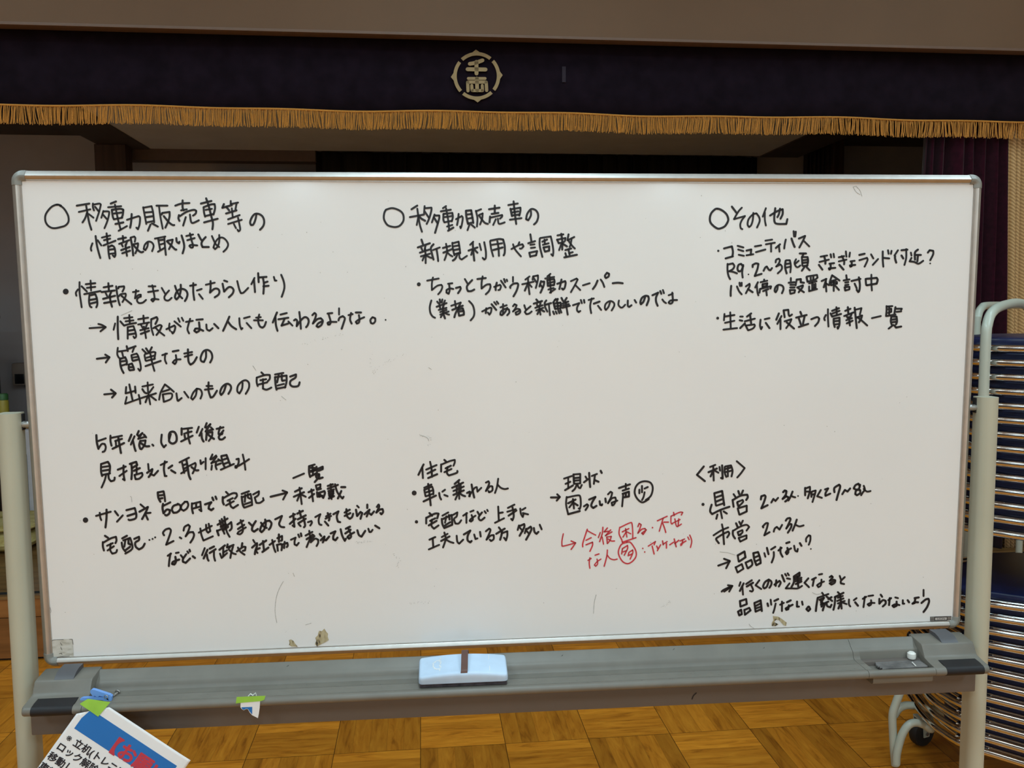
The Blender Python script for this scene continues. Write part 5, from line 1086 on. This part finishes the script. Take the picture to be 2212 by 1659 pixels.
# ------------------------------------------------------------------ folding chairs lying flat on their trolley
CA = Vector((0.6816, -0.7317, 0)); CB = Vector((0.7317, 0.6816, 0)); CP = Vector((1.568, 2.391, 0)); CO = CP - CA * 0.3
ANG = math.atan2(CA.y, CA.x)
M_chrome = mat('chrome_tube', (0.78, 0.76, 0.74), 0.10, metal=1.0, var=0.03)
M_blue = mat('navy_vinyl', (0.007, 0.012, 0.055), 0.38, var=0.2, scale=30, spec=0.5)
M_cap = mat('black_rubber_cap', (0.012, 0.012, 0.013), 0.6)
M_tube = mat('grey_green_tube_paint', (0.47, 0.50, 0.43), 0.30, var=0.03, scale=8, spec=0.5)
END = [(0.241, 0.044), (0.193, 0.089), (0.143, 0.149), (0.105, 0.210), (0.072, 0.262), (0.062, 0.300)]   # bowed left end of the loop
def uloop(v0, u1, w):
    """long loop: bowed left end, right end square with small bends"""
    k = 1 - v0 / 0.30
    e = [(u1 * 0.75, v0), (0.62, v0), (0.50, v0), (0.40, v0), (0.32 + v0 * 0.3, v0)] + [(0.062 + v0 * 1.15 + (a - 0.062) * (1 - v0), 0.30 - (0.30 - b) * k) for a, b in END]
    left = smooth_path([(a, b, w) for a, b in e + [(a, 0.60 - b) for a, b in e[-2::-1]]], 4)
    pts = [tuple(p) for p in left]; r2 = 0.06; v1 = 0.60 - v0
    for cu, cv, a0 in ((u1 - r2, v1 - r2, 90), (u1 - r2, v0 + r2, 0)):
        for j in range(9):
            t = math.radians(a0 - 90 * j / 8); pts.append((cu + r2 * math.cos(t), cv + r2 * math.sin(t), w))
    return pts
def build_chair():
    root = thing('folding_chair', 'x', 'chair')
    mk('frame', MB().tube(uloop(0.0, 1.02, 0.0), 0.0105, 12, closed=True), M_chrome, root)
    mk('leg_frame', MB().tube(uloop(0.034, 0.93, -0.0010), 0.0092, 10, closed=True), M_chrome, root)
    def pad(u0, u1, v0, v1, w0, w1, r):
        o = rrect(u0, u1, v0, v1, r, 6); mb = MB(); n = len(o)
        cu, cv = (u0 + u1) / 2, (v0 + v1) / 2
        lv = [(w0, 0.97), (w0 + 0.002, 0.99), (w0 + 0.006, 1.0), (w1 - 0.006, 1.0), (w1 - 0.002, 0.99), (w1, 0.96)]
        vs = [(cu + (a - cu) * s, cv + (b - cv) * s, w) for w, s in lv for a, b in o]
        fs = [[j * n + i, j * n + (i + 1) % n, (j + 1) * n + (i + 1) % n, (j + 1) * n + i] for j in range(5) for i in range(n)]
        fs += [list(range(n))[::-1], [5 * n + i for i in range(n)]]
        return mb.add(vs, fs)
    mk('seat', pad(0.215, 0.69, 0.028, 0.572, 0.0065, 0.0300, 0.15), M_blue, root, angle=50)
    mk('backrest', pad(0.72, 0.98, 0.05, 0.55, 0.0065, 0.0296, 0.05), M_blue, root, angle=50)
    mk('hinge_bracket', MB().box((0.33, 0.012, -0.004), (0.38, 0.024, 0.006), 0.003), M_chrome, root)
    mk('hinge_bracket', MB().box((0.33, 0.576, -0.004), (0.38, 0.588, 0.006), 0.003), M_chrome, root)
    for vv in (0.10, 0.50): mk('rubber_foot', MB().cyl((0.92, vv, -0.0), (0.955, vv, -0.0), 0.0105, 12), M_cap, root)
    mk('seat_rail', MB().cyl((0.29, 0.034, 0.002), (0.29, 0.566, 0.002), 0.008, 10), M_chrome, root)
    return root
def copy_tree(o, parent=None):
    c = o.copy(); COL.objects.link(c); c.parent = parent
    for ch in [k for k in bpy.data.objects if k.parent == o]: copy_tree(ch, c)
    return c
proto = build_chair(); used = [False]
ORD = ['topmost', 'second from the top', 'third from the top', 'fourth from the top', 'fifth from the top', 'sixth from the top', 'seventh from the top', 'eighth from the top', 'ninth from the top', 'tenth from the top', 'eleventh from the top', 'twelfth from the top', 'thirteenth from the top', 'fourteenth from the top']
def place_chair(z, tilt, label, group):
    o = copy_tree(proto) if used[0] else proto
    used[0] = True
    o.location = CO + Vector((0, 0, z - 0.38 * math.sin(tilt))); o.rotation_euler = (0, -tilt, ANG)
    o['label'] = label; o['group'] = group
ZU = [1.4231 - 0.0419 * k for k in range(14)]
ZL = [0.6619 - 0.0416 * k for k in range(12)]
for i, z in enumerate(ZU):
    lab = 'chrome folding chair with navy seat, %s of the upper stack' % ORD[i] if i < 13 else 'chrome folding chair with navy seat, at the bottom of the upper stack'
    place_chair(z, 0.0, lab, 'folding chairs in the upper stack')
for i, z in enumerate(ZL):
    lab = 'chrome folding chair with navy seat, %s of the lower stack' % ORD[i] if i < 11 else 'chrome folding chair with navy seat, at the bottom of the lower stack'
    place_chair(z, math.radians(4.0) * (1 - i / 11) ** 1.0, lab, 'folding chairs in the lower stack')

def CW(u, v, z): p = CO + CA * u + CB * v; return Vector((p.x, p.y, z))
tr = thing('chair_trolley', 'pale grey tubular trolley carrying the stacked navy folding chairs', 'trolley', tuple(CW(0.5, 0.3, 0)))
TR_ = 0.0142
def hoop(u, v0, v1, zt, r=TR_, zb_=0.17):
    w = v1 - v0
    pts = [(u, v0, zb_), (u, v0, 0.6), (u, v0, 1.2), (u, v0, zt - 0.11), (u, v0 + 0.012, zt - 0.062), (u, v0 + 0.045, zt - 0.034), (u, v0 + 0.11, zt - 0.017), (u, v0 + 0.22, zt - 0.006), (u, v0 + w / 2, zt)]
    pts += [(a, v0 + v1 - b, c) for a, b, c in pts[-2::-1]]
    return MB().tube(smooth_path([CW(*p) for p in pts], 5), r, 14)
mk('handle_frame', hoop(0.346, -0.060, 0.66, 1.556), M_tube, tr)
mk('handle_frame', hoop(1.10, -0.060, 0.66, 1.556), M_tube, tr)
for u in (0.62, 0.95):
    for z in (0.1805, 0.8545):
        mk('support_bar', MB().cyl(CW(u, -0.06, z), CW(u, 0.66, z), 0.0125, 12), M_tube, tr)
for v in (-0.060, 0.66):
    for z in (0.172, 0.855): mk('side_rail', MB().cyl(CW(0.60 if z > 0.5 or v < 0 else 0.346, v, z), CW(1.10, v, z), 0.0125, 12), M_tube, tr)
mk('base_rail', MB().cyl(CW(0.12, 0.3, 0.155), CW(1.10, 0.3, 0.155), 0.0125, 12), M_tube, tr)
P3 = lambda pts, y: [aty(u, v, y) for u, v in pts]
leg1 = [CW(0.346, -0.06, 0.44)] + P3([(1990, 1452), (1962, 1470), (1946, 1492), (1935, 1520), (1928, 1545), (1929, 1585), (1931, 1620), (1934, 1655)], 2.62)
leg1[-1].z = 0.012
mk('outrigger_leg', MB().tube(smooth_path(leg1, 5), 0.0132, 12), M_tube, tr)
leg2 = [CW(0.12, 0.30, 0.155)] + P3([(2012, 1573), (1996, 1566), (1978, 1561), (1963, 1566), (1951, 1582), (1943, 1604), (1937, 1630), (1936, 1650)], 2.60)
mk('outrigger_leg', MB().tube(smooth_path(leg2, 5), 0.0128, 12), M_tube, tr)
leg3 = P3([(2010, 1530), (1990, 1527), (1971, 1524), (1955, 1524), (1941, 1531), (1931, 1546)], 2.65)
mk('outrigger_leg', MB().tube(smooth_path(leg3, 5), 0.0130, 12), M_tube, tr)
def caster(c, axis):
    a = Vector(axis).normalized(); c = Vector(c)
    w = MB().tube([c - a * 0.016, c - a * 0.014, c - a * 0.006, c + a * 0.006, c + a * 0.014, c + a * 0.016], 0.05, 28, rad=[0.040, 0.047, 0.0495, 0.0495, 0.047, 0.040])
    ca = mk('caster', w, M_cap, tr)
    fk = MB()
    for s in (-1, 1):
        q = c + a * 0.020 * s; fk.prism([(-0.013, -0.012), (0.013, -0.012), (0.019, 0.05), (-0.019, 0.05)], lambda x, y, d: q + a.cross(Vector((0, 0, 1))) * x + Vector((0, 0, y)) + a * d, -0.0015, 0.0015)
    fk.box((c.x - 0.022, c.y - 0.022, c.z + 0.049), (c.x + 0.022, c.y + 0.022, c.z + 0.056), 0.002)
    mk('caster_fork', fk, M_tube, ca, smooth=False)
    mk('axle_bolt', MB().cyl(c - a * 0.026, c + a * 0.026, 0.006, 10), mat('dull_steel', (0.30, 0.28, 0.26), 0.4, metal=0.8), ca)
    mk('caster_stem', MB().cyl(c + Vector((0, 0, 0.055)), c + Vector((0, 0, 0.100)), 0.008, 10), M_tube, ca)
cc = aty(1991, 1577, 2.76); cc.z = 0.05
caster(cc, (0.35, -0.94, 0))
for u, v in ((1.05, 0.62), (1.05, -0.02)):
    q = CW(u, v, 0.05); caster((q.x, q.y, 0.05), (0.35, -0.94, 0))

t2 = thing('chair_trolley', 'second pale grey tubular trolley whose handle shows behind the front trolley handle', 'trolley', (2.3, 3.4, 0))
h0 = Vector((2.045, 3.105, 0))
def H2(v, z): p = h0 + CB * v; return Vector((p.x, p.y, z))
def hoop2(v1, zt):
    pts = [(0, 0.06), (0, 0.8), (0, zt - 0.11), (0.008, zt - 0.058), (0.032, zt - 0.026), (0.07, zt - 0.010), (0.13, zt - 0.002), (v1 / 2, zt)]
    pts += [(v1 - a, b) for a, b in pts[-2::-1]]
    return MB().tube(smooth_path([H2(*p) for p in pts], 5), 0.0148, 14)
mk('handle_frame', hoop2(0.90, 1.552), M_tube, t2)
for v in (0.0, 0.90):
    q = H2(v, 0.075); d = CA * -0.55
    mk('base_rail', MB().tube([q, q - d], 0.0135, 12), M_tube, t2)
    for e in (q, q - d): mk('caster', MB().cyl(e + Vector((-0.011, 0, -0.042)), e + Vector((0.011, 0, -0.042)), 0.033, 20), M_cap, t2)
